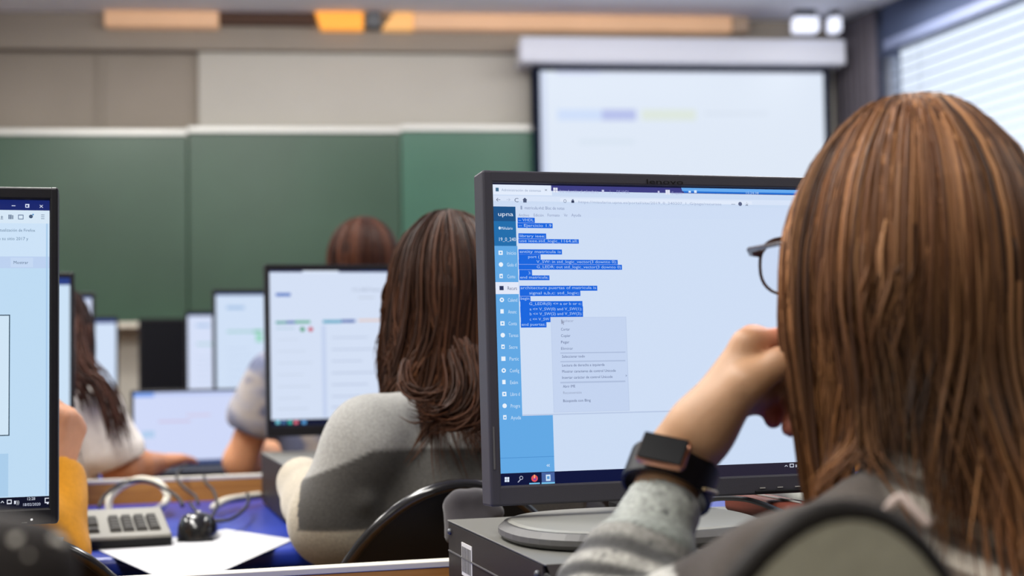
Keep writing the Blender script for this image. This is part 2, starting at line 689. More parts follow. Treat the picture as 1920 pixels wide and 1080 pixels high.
# ------------------------------------------------------------------ hair
def hair(name, parent, m, c, f, l, u, a=0.098, bf=0.10, bb=0.112, top=0.127, zend=None, gfac=None, drift=None,
         clumps=220, per=14, cols=None, r=0.0011, face=0.95, wave=0.006, dome0=0.0, npts=16, seed=3, tipcol=None, shellcol=(40, 24, 15), lay=(0.9, 1.03),
         tipdrop=0.05, shell=True, spread=0.10, collide=None, shift=None, bias=None, shell_len=0.8, shade_tone=None, cut=None):
    """strands leave the crown, run over a dome and hang down a curtain. Angles: 0 front, + to the person's left.
       zend(ang) lowest height below the dome centre, gfac(ang, z) radius factor of the curtain, drift(ang, s) turn"""
    rg = np.random.default_rng(seed)
    def R(an):
        b = np.where(np.cos(an) > 0, bf, bb)
        return 1 / np.sqrt((np.cos(an) / b) ** 2 + (np.sin(an) / a) ** 2)
    def path(a0, ph0, lf, zoff, wv, wp, wq, da=0.0, dl=0.0):
        zb = zend(a0) + zoff
        ph = np.linspace(ph0, PI / 2, 7)[:-1]
        n2 = npts - 6
        z1 = np.concatenate([top * np.cos(ph), -np.abs(zb) * np.linspace(0, 1, n2) ** 0.95])
        rho = np.concatenate([np.sin(ph), np.ones(n2)])
        s = np.clip(np.concatenate([np.linspace(0.0, 0.3, 6), np.linspace(0.3, 1, n2)]), 0, 1)
        conv = 1 - 0.48 * np.clip(s - 0.15, 0, 1) ** 0.9
        an = np.full(npts, a0)
        lim = face
        if abs(a0) < lim:      # parted over the face: swing to the side
            tgt = math.copysign(lim + 0.25 * rg.random(), a0 if a0 != 0 else 1)
            an = a0 + (tgt - a0) * np.clip((s - 0.03) / 0.3, 0, 1) ** 0.8
        an = an + da * conv
        lf = lf + dl * conv - 0.11 * (ph0 / (PI / 2)) * np.clip((0.34 - s) / 0.34, 0, 1)
        if drift is not None:
            an = an + drift(an, s)
        an = an + wv / np.maximum(a, 0.05) * np.sin(wp + wq * s * 6.0) * s
        g = gfac(an, z1) if gfac is not None else 1.0
        rr = R(an) * rho * lf * np.where(z1 < 0, g, 1.0) + wv * 0.7 * np.cos(wp * 1.7 + wq * s * 5.0) * s
        zz = z1 * np.where(z1 > 0, 0.5 + 0.5 * lf, 1.0)
        o = c + np.outer(rr * np.cos(an), f) + np.outer(rr * np.sin(an), l) + np.outer(zz, u)
        return o + shift(a0, zz) if shift is not None else o
    VV, QQ, CC = [], [], []
    base = 0
    ang = 2 * PI / 3
    tri = [(math.cos(ang * k), math.sin(ang * k)) for k in range(3)]
    for ci in range(clumps):
        a0 = rg.uniform(-PI, PI)
        ph0 = dome0 + (PI / 2 - 0.06 - dome0) * math.sqrt(rg.random()) * 0.97
        if abs(a0) < face * 0.8:
            ph0 = min(ph0, 0.9)
        if rg.random() < 0.45: ph0 = rg.uniform(0.02, 0.35)
        lf = rg.uniform(*lay)
        zo = min(rg.exponential(tipdrop if rg.random() < 0.3 else min(tipdrop, 0.03)) - 0.01, 0.55 * abs(float(zend(a0))))
        if cut is not None: zo = max(zo, cut(a0, rg))
        wv = wave * rg.uniform(0.4, 1.6); wp = rg.uniform(0, 6.28); wq = rg.uniform(0.7, 1.5)
        cc = np.array(cols[rg.integers(len(cols))], float) * rg.uniform(0.88, 1.12)
        tc_ = np.array(tipcol[rg.integers(len(tipcol))], float) * rg.uniform(0.9, 1.1) if tipcol else cc * 1.15
        for k in range(per):
            pth = path(a0, max(0.0, ph0 + rg.normal() * 0.06), lf, zo + rg.normal() * 0.018, wv, wp + rg.normal() * 0.13, wq, rg.normal() * spread * 0.55, rg.normal() * 0.010)
            if collide is not None:
                pth = push_out(pth, collide, 0.004 + 0.012 * rg.random(), 4, bias)
                for _ in range(2): pth[2:-1] = 0.5 * pth[2:-1] + 0.25 * (pth[1:-2] + pth[3:])
            c2 = np.array(cols[rg.integers(len(cols))], float)
            sc_ = (0.5 * cc + 0.5 * c2) * rg.uniform(0.9, 1.1); st = (0.6 * tc_ + 0.4 * c2) * rg.uniform(0.9, 1.1)
            tg = np.gradient(pth, axis=0); tg /= np.linalg.norm(tg, axis=1)[:, None] + 1e-9
            out = pth - (c + np.outer((pth - c) @ u, u)) + 1e-5
            e1 = np.cross(tg, out); e1 /= np.linalg.norm(e1, axis=1)[:, None] + 1e-9
            e2 = np.cross(tg, e1)
            t = np.linspace(0, 1, npts)
            rad = r * rg.uniform(0.7, 1.4) * np.minimum(1, 0.55 + t * 2.5) * np.minimum(1, (1.02 - t) * 3.5)
            ring = np.stack([pth + rad[:, None] * (e1 * x * 1.5 + e2 * y * 0.8) for x, y in tri], 1).reshape(-1, 3)
            i = np.arange(npts - 1)[:, None] * 3
            for k3 in range(3):
                k4 = (k3 + 1) % 3
                QQ.append(np.concatenate([i + k3, i + k4, i + 3 + k4, i + 3 + k3], 1) + base)
            cl = np.outer(1 - t ** 1.5, sc_) + np.outer(t ** 1.5, st)
            if shade_tone is not None: cl = cl * shade_tone(a0, np.clip((top - (pth - c) @ u) / (top + 0.25), 0, 1))[:, None]
            cl = np.clip(cl, 0, 255) / 255
            cl = np.where(cl <= 0.04045, cl / 12.92, ((cl + 0.055) / 1.055) ** 2.4)
            CC.append(np.repeat(cl, 3, 0))
            VV.append(ring); base += npts * 3
    if shell:
        nu, nv = 96, 26
        g0 = []
        for iu in range(nu):
            a0 = -PI + 2 * PI * iu / (nu - 1)
            sg = 1 if a0 >= 0 else -1
            am = sg * max(abs(a0), face * 0.98)
            zb = zend(np.array(am)) * shell_len
            ph = np.linspace(0.0, PI / 2, 11)[:-1]
            n2 = nv - 10
            z1 = np.concatenate([top * np.cos(ph), -abs(zb) * np.linspace(0, 1, n2)])
            rho = np.concatenate([np.sin(ph), np.ones(n2)])
            s = np.concatenate([np.linspace(0, 0.3, 10), np.linspace(0.3, 1, n2)])
            an = a0 + (am - a0) * np.clip((s - 0.05) / 0.25, 0, 1)
            if drift is not None: an = an + drift(an, s)
            g = gfac(an, z1) if gfac is not None else 1.0
            rr = R(an) * rho * np.where(z1 < 0, g, 1.0) * (lay[0] - 0.03)
            q = c + np.outer(rr * np.cos(an), f) + np.outer(rr * np.sin(an), l) + np.outer(z1 * (lay[0] - 0.02), u)
            if shift is not None: q = q + shift(am, z1)
            if collide is not None: q = push_out(q, collide, 0.003, 4, bias)
            g0.append(q)
        G = np.array(g0).reshape(-1, 3)
        ii, jj = np.meshgrid(np.arange(nu - 1), np.arange(nv - 1), indexing='ij')
        ii = ii.ravel(); jj = jj.ravel()
        q = np.stack([ii * nv + jj, (ii + 1) * nv + jj, (ii + 1) * nv + jj + 1, ii * nv + jj + 1], 1) + base
        VV.append(G); QQ.append(q); CC.append(np.tile(np.array(lin(shellcol)), (len(G), 1)))
    me = quads_mesh(name, np.concatenate(VV), np.concatenate(QQ), np.concatenate(CC))
    return link_mesh(name, me, m, parent, True)
# ------------------------------------------------------------------ shared materials
M = {}
M['display'] = mat_display()
M['bezel'] = mat('charcoal plastic', (64, 63, 70), 0.45, 0.25, bump=0.08, bscale=900)
M['bezel2'] = mat('black plastic', (24, 23, 27), 0.42, 0.25, bump=0.05, bscale=900)
M['dark'] = mat('matt black', (11, 11, 13), 0.5, 0.25)
M['logo'] = mat('dark emblem', (9, 9, 11), 0.35, 0.5)
M['silver'] = mat('silver plastic', (176, 174, 168), 0.35, 0.5)
M['standtop'] = mat('stand top with reflection', (150, 149, 142), 0.38, 0.5)  # ceiling reflection on the stand's top is put into this grey
M['standrim'] = mat('grey stand rim', (92, 91, 90), 0.45, 0.4)
M['pctop'] = mat('steel lid with reflection', (112, 111, 106), 0.42, 0.5, bump=0.1, bscale=700)  # lid painted lighter than the sides to carry the ceiling reflection
M['pcside'] = mat('black painted steel', (38, 33, 31), 0.5, 0.25, bump=0.08, bscale=700)
M['sticker'] = mat('white sticker', (215, 212, 205), 0.6)
M['blue'] = mat('blue laminate', (28, 52, 150), 0.3, 0.5, noise=0.05, nscale=60)
M['wood'] = mat_wood('honey wood', (168, 108, 44), (206, 146, 70))
M['cream_edge'] = mat('cream edging', (214, 208, 194), 0.5)
M['steel'] = mat('grey steel tube', (92, 94, 98), 0.4, 0.5, 0.5)
M['wall'] = mat('cream paint', (186, 182, 173), 0.85, 0.2, noise=0.03, nscale=3, bump=0.04, bscale=120)
M['walldim'] = mat('dim cream paint', (150, 141, 130), 0.85, 0.2, noise=0.04, nscale=3)  # dimmer light on the upper and left wall, put into the colour
M['ceil'] = mat('ceiling paint', (232, 234, 240), 0.9, 0.2, noise=0.03, nscale=2)
M['floor'] = mat('grey vinyl floor', (186, 180, 170), 0.4, 0.4, noise=0.12, nscale=18)
M['board'] = mat('green chalkboard', (49, 78, 60), 0.34, 0.5, noise=0.2, nscale=1.4)
M['board2'] = mat('lighter green chalkboard', (58, 104, 84), 0.34, 0.5, noise=0.12, nscale=1.6)
M['alu'] = mat('pale aluminium', (205, 205, 200), 0.35, 0.5, 0.25)
M['casing'] = mat('white enamel', (205, 208, 220), 0.45, 0.4)
M['peach_glow'] = mat('pale wood', (214, 172, 136), 0.5, 0.4, noise=0.06, nscale=5, emit=(206, 164, 128), estr=0.3)  # emission paints a warm glow onto the wood; it is no lamp
M['brown'] = mat('dark brown wood', (74, 48, 34), 0.55, 0.3)
M['orange'] = mat('orange lamp glass', (230, 150, 50), 0.4, 0.4, emit=(236, 158, 58), estr=0.75)
M['curtain'] = mat('dark grey curtain', (84, 80, 88), 0.9, 0.1, noise=0.06, nscale=30, sheen=0.2)
M['slat'] = mat('shaded blind slat', (84, 98, 122), 0.5, 0.4)  # white slats darkened, their backlit shade put into the colour
M['headrail'] = mat('blue grey headrail', (112, 122, 152), 0.5, 0.4)
M['frame'] = mat('white window frame', (190, 198, 214), 0.5, 0.4)
M['glass'] = mat_glass('window glass')
M['kb'] = mat('light grey keyboard', (134, 132, 125), 0.5, 0.4)
M['key'] = mat('dark grey key', (58, 56, 53), 0.5, 0.4)
M['mouse'] = mat('glossy black plastic', (26, 26, 27), 0.18, 0.6)
M['paper'] = mat('white paper', (192, 193, 196), 0.7, 0.3)
M['blackcable'] = mat('black cable', (24, 24, 26), 0.45, 0.4)
M['whitecable'] = mat('cream cable', (206, 200, 184), 0.5, 0.4)
M['chair'] = mat('black shell plastic', (6, 6, 7), 0.42, 0.22)
M['chairrim'] = mat('glossy black edging', (30, 29, 30), 0.16, 0.7)
M['chair_sheen'] = mat('black shell with grey sheen', (158, 156, 140), 0.8, 0.2, noise=0.08, nscale=90)  # grey sheen of reflected light on the black shell, put into the colour
M['redbrown'] = mat('red brown leather', (122, 62, 48), 0.55, 0.3)
M['plastic'] = mat_glass('clear plastic', (238, 242, 238), 0.35, 0.12)

# ------------------------------------------------------------------ the room
WY = math.radians(6.5)
AW = V3(math.cos(WY), math.sin(WY), 0); NW = V3(-math.sin(WY), math.cos(WY), 0)
WO = V3(0, 7.0, 0)
WM = frame(WO, AW, NW, Z)
CEIL = 2.69
def ws(px, py, off=0.0):
    p = PP(px, py, WO - NW * off, NW) - WO
    return float(p @ AW), float(p[2])

TH = math.radians(16.02)
A = V3(math.cos(TH), math.sin(TH), 0); N = V3(-math.sin(TH), math.cos(TH), 0)
s_c, _ = ws(1590, 400)
CORN = WO + AW * s_c
RM_ = frame(CORN, -N, A, Z)          # x from the corner towards the viewer, y outwards, z up
RM = frame(CORN, -N, A, Z)
WH = 2.455                            # window head height
W0, W1, SILL = 0.43, 4.6, 1.0

w = MB(WM); w.box(-5.2, s_c + 0.25, 0.0, 0.12, 0, CEIL + 0.1)
struct(w.build('wall_front', M['wall']))
s375, z375 = ws(374, 150); s190, _ = ws(191, 150)
_, zb = ws(600, 104)
w = MB(WM); w.box(-5.2, s375, -0.012, -0.002, 1.2, zb); struct(w.build('trim_1', M['walldim']))
w = MB(WM); w.box(s375, ws(992, 150)[0], -0.055, -0.002, 1.2, zb, 0.004); struct(w.build('trim_2', M['wall']))
w = MB(WM); w.box(-5.2, s_c - 0.05, -0.085, -0.002, zb + 0.004, CEIL - 0.002, 0.004); struct(w.build('trim_3', M['walldim']))
w = MB(WM); w.box(s190 - 0.012, s190 + 0.012, -0.032, -0.014, 1.2, zb - 0.004, 0.003); struct(w.build('trim_4', M['walldim']))
_e = CORN - N * 11.0 + A * 0.15; _c = CORN + A * 0.15 + AW * 0.0 + NW * 0.12; _l = WO - AW * 5.4 + NW * 0.12
plan = [(_l[0], _l[1]), (-5.4, -3.1), (_e[0], -3.1), (_e[0], _e[1]), (_c[0], _c[1])]
w = MB(); w.prism(plan, CEIL, CEIL + 0.1); struct(w.build('ceiling', M['ceil']))
w = MB(); w.prism(plan, -0.1, 0.0); struct(w.build('floor', M['floor']))
w = MB(); w.box(-5.3, -5.2, -3.0, 7.6, 0, CEIL); struct(w.build('wall_left', M['wall']))
w = MB(); w.box(-5.2, float((CORN - N * 11.0)[0]), -3.1, -3.0, 0, CEIL); struct(w.build('wall_back', M['wall']))
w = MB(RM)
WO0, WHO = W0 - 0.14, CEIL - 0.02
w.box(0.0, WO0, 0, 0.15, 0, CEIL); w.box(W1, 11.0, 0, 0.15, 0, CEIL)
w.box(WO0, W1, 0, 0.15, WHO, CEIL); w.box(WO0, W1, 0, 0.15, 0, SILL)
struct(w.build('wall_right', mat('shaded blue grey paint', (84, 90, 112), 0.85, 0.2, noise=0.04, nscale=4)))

# window: frame with mullions and a pane
wt = thing('window_1', 'wide white framed window filled with white venetian blinds', None, CORN - N * 2.4 + Z * SILL, kind='structure')
w = MB(RM)
for x in (WO0, 2.1, 3.4, W1 - 0.05):
    w.box(x, x + 0.05, 0.06, 0.11, SILL, WH)
w.box(WO0, W1, 0.06, 0.11, WHO - 0.03, WHO); w.box(WO0, W1, 0.06, 0.11, SILL, SILL + 0.05)
w.build('window_frame', M['frame'], wt)
w = MB(RM); w.box(WO0 + 0.05, W1 - 0.05, 0.083, 0.087, SILL + 0.05, WHO - 0.03); w.build('pane', M['glass'], wt)
w = MB(RM); w.box(W0, W1, -0.03, 0.055, SILL - 0.03, SILL - 0.002, 0.004); w.build('sill', M['frame'], wt)

bt = thing('venetian_blind', 'white venetian blind with open horizontal slats hanging in the bright window', 'blind', CORN - N * 2.4 + Z * 1.05)
w = MB(RM); w.box(W0 + 0.01, W1 - 0.01, -0.035, 0.03, WH + 0.004, WH + 0.055, 0.004); w.build('headrail', M['headrail'], bt)
w = MB(RM); w.box(W0 - 0.04, W1 - 0.01, -0.012, 0.050, WH + 0.057, CEIL - 0.004, 0.004); w.build('pelmet_board', mat('slate blue board', (66, 76, 102), 0.7, 0.2), bt)
w = MB(RM)
z = WH - 0.018
while z > SILL + 0.06:
    vs = []
    for i in range(5):
        u = -0.027 + 0.054 * i / 4
        zz = z + 0.002 * (1 - (u / 0.027) ** 2) + u * 0.22
        vs.append((u - 0.006, zz))
    for i in range(4):
        for dz in (0.0,):
            w.quad([(W0 + 0.012, vs[i][0], vs[i][1]), (W1 - 0.012, vs[i][0], vs[i][1]), (W1 - 0.012, vs[i + 1][0], vs[i + 1][1]), (W0 + 0.012, vs[i + 1][0], vs[i + 1][1])])
    z -= 0.0495
w.build('slats', M['slat'], bt)
w = MB(RM); w.box(W0 + 0.012, W1 - 0.012, -0.03, 0.02, SILL + 0.01, SILL + 0.03, 0.004); w.build('bottom_rail', M['headrail'], bt)
for x in (0.75, 1.9, 3.1, 4.2):
    w = MB(RM); w.tube([(x, -0.034, WH), (x, -0.034, SILL + 0.03)], 0.0012, 5); w.build('cord', M['slat'], bt)

# gathered curtain on the pier between the corner and the window
ct = thing('curtain', 'dark grey curtain gathered in the corner beside the window', 'curtain', CORN - N * 0.2 + Z * 0.05)
w = MB(RM)
w.grid(lambda u, v: (0.03 + 0.36 * u, -0.045 - 0.022 * math.sin(u * 2 * PI * 6.5 + 0.4 * math.sin(v * 3)) - 0.006 * math.sin(u * 41), 0.05 + (CEIL - 0.07) * v), 90, 8)
w.build('cloth', M['curtain'], ct, True)
w = MB(RM); w.tube([(0.01, -0.045, CEIL - 0.022), (0.40, -0.045, CEIL - 0.022)], 0.012, 8); w.build('rod', M['steel'], ct)

# ------------------------------------------------------------------ chalkboard
bd = thing('chalkboard', 'long dark green three panel chalkboard with pale top rail on the front wall', 'chalkboard', WO - NW * 0.14 + AW * -1.2 + Z * 1.22, WY)
ZB = ws(300, 603, 0.14)[1]
edges = [(-2.95, ws(352, 400, 0.14)[0], ws(150, 255, 0.14)[1], 0.150, M['board']),
         (ws(353, 400, 0.14)[0], ws(752, 400, 0.14)[0], ws(550, 250, 0.14)[1], 0.142, M['board']),
         (ws(753, 400, 0.14)[0], ws(1075, 400, 0.14)[0], ws(870, 247, 0.14)[1], 0.150, M['board2'])]
for i, (s0, s1, zt, off, m) in enumerate(edges):
    w = MB(WM); w.box(s0 + 0.001, s1 - 0.001, -off, -off + 0.03, ZB, zt, 0.003); q = w.build('panel', m, bd)
    w = MB(WM); w.box(s0, s1, -off - 0.012, -off + 0.032, zt + 0.001, zt + 0.030, 0.003); w.build('rail', M['alu'], bd)
w = MB(WM); w.box(-2.95, ws(1075, 400, 0.14)[0], -0.20, -0.11, ZB - 0.028, ZB - 0.002, 0.004); w.build('chalk_tray', M['cream_edge'], bd)
for s in (-2.6, -0.9, 0.2):
    w = MB(WM); w.box(s, s + 0.05, -0.11, -0.057, ZB + 0.1, ZB + 0.2); w.build('bracket', M['steel'], bd)

# ------------------------------------------------------------------ projection screen
ps = thing('projection_screen', 'pull-down projection screen with white case and lit projected page', 'projection screen', WO - NW * 0.3 + AW * 0.9 + Z * 1.1, WY)
OFF = 0.30
c0 = ws(975, 66, OFF); c1 = ws(1587, 121, OFF)
zt = (ws(975, 66, OFF)[1] + ws(1585, 75, OFF)[1]) / 2; zbm = (ws(975, 116, OFF)[1] + ws(1587, 121, OFF)[1]) / 2
w = MB(WM); w.box(c0[0], c1[0], -OFF, -0.10, zbm, zt, 0.012, 3); w.build('case', M['casing'], ps, True, 40)
f0 = ws(997, 125, OFF - 0.08)[0]; f1 = ws(1557, 128, OFF - 0.08)[0]
FZ0 = 1.12
w = MB(WM); w.box(f0, f1, -OFF + 0.08, -OFF + 0.083, FZ0, zbm + 0.02); w.build('fabric', mat('navy black screen border', (14, 20, 38), 0.8, 0.1), ps)
w = MB(WM); w.box(f0 - 0.02, f1 + 0.02, -OFF + 0.07, -OFF + 0.095, FZ0 - 0.03, FZ0, 0.004); w.build('weight_bar', M['steel'], ps)
u0, zt2 = ws(1012, 133, OFF - 0.079); u1 = ws(1543, 133, OFF - 0.079)[0]
pn = Panel(frame(WO + AW * u0 - NW * (OFF - 0.079) + Z * zt2, AW, NW, Z), u1 - u0, zt2 - FZ0 - 0.06)
pn.rect(0, 0, pn.W, pn.H, (222, 232, 246), 0)
pn.rect(0.0, 0, 0.03, pn.H, (206, 216, 238), 1)
pn.rpx(1040, 128, 1545, 142, (212, 220, 240), 1)
pn.rpx(1045, 128, 1125, 140, (204, 212, 240), 2)
pn.rpx(1045, 205, 1130, 226, (205, 221, 248), 2)
pn.rpx(1128, 205, 1193, 226, (182, 192, 234), 2)
pn.rpx(1203, 205, 1305, 226, (220, 230, 222), 2)
pn.rpx(1320, 210, 1440, 216, (214, 224, 238), 2)
pn.rpx(1085, 262, 1190, 270, (214, 226, 240), 2)
pn.build(M['display'], ps, 'projected_page')

# ------------------------------------------------------------------ under the ceiling: wooden pelmets, lamp glass, spotlights
def wall_box(name, px0, y0, px1, y1, label, cat, m, off=0.16, dep=0.10, group=None, slant=0):
    a0, zt = ws(px0, y0, off); a1, _ = ws(px1, y0, off); _, zb_ = ws((px0 + px1) / 2, y1, off)
    zt = min(ws((px0 + px1) / 2, y0, off)[1], CEIL - 0.003)
    w = MB(WM)
    if slant:
        d = ws(px0 + slant, y0, off)[0] - a0
        T = Matrix(((1, 0, 0, 0), (0, 0, 1, 0), (0, 1, 0, 0), (0, 0, 0, 1)))
        w.prism([(a0 + max(-d, 0), zb_), (a1, zb_), (a1, zt), (a0 + max(d, 0), zt)], -off, -off + dep, 0, T)
    else:
        w.box(a0, a1, -off, -off + dep, zb_, zt, 0.004)
    o = w.build(name, m)
    return tag(o, label, cat, group)
wall_box('wooden_pelmet', 195, 20, 409, 49, 'short pale wooden pelmet under the ceiling, above the left chalkboard panel', 'pelmet', M['peach_glow'])
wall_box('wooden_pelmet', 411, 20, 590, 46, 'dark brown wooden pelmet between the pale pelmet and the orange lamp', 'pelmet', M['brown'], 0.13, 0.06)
wall_box('board_lamp', 591, 21, 681, 53, 'glowing orange lamp panel under the ceiling beside the metal bracket', 'lamp', M['orange'], slant=-10)
wall_box('ceiling_bracket', 686, 12, 714, 50, 'grey metal bracket between the two orange lit panels', 'bracket', M['steel'], 0.17, 0.1)
wall_box('board_lamp', 716, 24, 775, 54, 'amber lamp panel with slanted end joining the long pale pelmet', 'lamp', mat('amber lamp glass', (214, 160, 90), 0.4, emit=(226, 170, 104), estr=0.6), slant=22)
wall_box('wooden_pelmet', 776, 26, 1372, 56, 'long pale wooden pelmet above the projection screen', 'pelmet', M['peach_glow'])
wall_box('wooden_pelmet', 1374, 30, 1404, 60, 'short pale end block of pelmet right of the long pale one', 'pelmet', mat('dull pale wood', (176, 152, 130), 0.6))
MWH = mat('frosted spotlight glass', (225, 230, 245), 0.3, emit=(226, 230, 246), estr=0.9)
for i, (a, b, lab) in enumerate([(1486, 1533, 'wider white spotlight under the ceiling above the projection screen case'), (1553, 1575, 'narrow white spotlight closest to the curtain')]):
    o = thing('spotlight', lab, 'spotlight', WO + AW * ws((a + b) / 2, 45, 0.3)[0] - NW * 0.3 + Z * (CEIL - 0.1))
    s0, zt = ws(a, 33, 0.3); s1, zb_ = ws(b, 62, 0.3)
    w = MB(WM); w.box(s0, s1, -0.34, -0.26, zb_, zt, 0.012, 3); w.build('lamp_glass', MWH, o, True, 40)
    w = MB(WM); w.box(s0 + 0.01, s1 - 0.01, -0.32, -0.28, zt + 0.001, CEIL - 0.002, 0.004); w.build('mount', M['steel'], o)

# fluorescent ceiling lights (real lamps)
MDIF = mat('lamp diffuser', (240, 244, 236), 0.5, emit=(244, 250, 236), estr=1.6)
def ceiling_light(cx, cy, label, yaw, power, L=1.25, W=0.30, show=True):
    d = V3(-math.sin(yaw), math.cos(yaw), 0); x = V3(math.cos(yaw), math.sin(yaw), 0)
    Mx = frame((cx, cy, CEIL), x, d, Z)
    o = thing('ceiling_light', label, 'ceiling light', (cx, cy, CEIL - 0.05))
    o['group'] = 'fluorescent ceiling lights'
    w = MB(Mx); w.box(-W / 2, W / 2, -L / 2, L / 2, -0.045, -0.001, 0.006); w.build('housing', M['casing'], o)
    w = MB(Mx); w.box(-W / 2 + 0.02, W / 2 - 0.02, -L / 2 + 0.02, L / 2 - 0.02, -0.052, -0.046, 0.001); w.build('diffuser', MDIF, o)
    ld = bpy.data.lights.new('lamp', 'AREA'); ld.shape = 'RECTANGLE'; ld.size = W; ld.size_y = L
    ld.energy = power; ld.color = (1.0, 0.97, 0.92)
    lo = bpy.data.objects.new('lamp', ld); C.objects.link(lo)
    lo.matrix_world = frame((cx, cy, CEIL - 0.06), x, d, Z)
    return o
pl = PZ(1602, 2, CEIL - 0.05)
ceiling_light(pl[0] - N[0] * 0.70, pl[1] - N[1] * 0.70, 'fluorescent ceiling light whose bright end shows beside the window pier', TH, 18, W=0.15)
for i, (x, y, pw) in enumerate([(-1.9, 5.0, 24), (-2.4, 2.8, 46), (0.9, 3.3, 36), (-0.95, 1.45, 46), (-1.0, 3.2, 36), (-0.45, 0.1, 26), (2.3, 1.0, 36), (-2.4, -0.6, 36)]):
    ceiling_light(x, y, 'white fluorescent ceiling light over the desks', TH, pw)

# added fill light without a fixture, brightens the front wall
ld = bpy.data.lights.new('wall_fill_light', 'AREA'); ld.shape = 'RECTANGLE'; ld.size = 3.4; ld.size_y = 0.2; ld.energy = 26; ld.color = (1, 0.97, 0.93)
lo = bpy.data.objects.new('wall_fill_light', ld); C.objects.link(lo)
_d = nrm(V3(-0.1, 0.9, -0.55)); _x = nrm(np.cross(_d, Z)); _y = np.cross(_x, _d)
lo.matrix_world = frame((-0.2, 5.5, 2.62), _x, _y, -_d)
wd = bpy.data.worlds.new('world'); sc.world = wd; wd.use_nodes = True
bg = wd.node_tree.nodes['Background']
bg.inputs['Color'].default_value = (*lin((226, 238, 255)), 1)
bg.inputs['Strength'].default_value = 1.3

# ------------------------------------------------------------------ desks
B1 = np.append(P(838, 1052, 1.614)[:2], 0)
B2 = np.append(P(485, 890, 2.88)[:2], 0)
STEP = B2 - B1
B3 = B2 + STEP; B4 = B3 + STEP
def desk(B, x0, x1, label, dep=0.80):
    T = frame(B, A, N, Z)
    o = thing('computer_desk', label, 'desk', B + A * (x0 + x1) / 2 - N * dep / 2, TH)
    w = MB(T); w.box(x0, x1, -dep, -0.001, 0.715, 0.745, 0.010, 3); w.build('desktop', M['blue'], o, True, 40)
    w = MB(T); w.box(x0, x1, 0.0, 0.022, 0.30, 0.785); w.build('back_panel', M['wood'], o)
    w = MB(T); w.box(x0, x1, -0.001, 0.023, 0.7855, 0.7925, 0.001); w.build('edging', M['cream_edge'], o)
    for x in (x0 + 0.05, x1 - 0.09):
        w = MB(T); w.box(x, x + 0.04, -dep + 0.08, -dep + 0.12, 0.0, 0.714); w.box(x, x + 0.04, -0.10, -0.06, 0.0, 0.714)
        w.box(x, x + 0.04, -dep + 0.03, -0.02, 0.0, 0.03, 0.004); w.build('leg', M['steel'], o)
    return o
desk(B1, -1.9, 2.2, 'nearest blue desk, carrying the large sharp monitor in front of the person with glasses', 0.66)
desk(B2, -1.9, 2.2, 'blue desk carrying the light grey keyboard, the mouse and the sheet of paper')
desk(B3, -1.6, 2.2, 'third blue desk from the viewer, carrying the open laptop')
desk(B4, -1.5, 2.2, 'farthest blue desk, close to the chalkboard')

# ------------------------------------------------------------------ monitors
def panel_frame(tl, yaw=TH, tilt=math.radians(2.74)):
    a = V3(math.cos(yaw), math.sin(yaw), 0); n = V3(-math.sin(yaw), math.cos(yaw), 0)
    up = math.cos(tilt) * Z + math.sin(tilt) * n
    return frame(tl, a, np.cross(up, a), up)

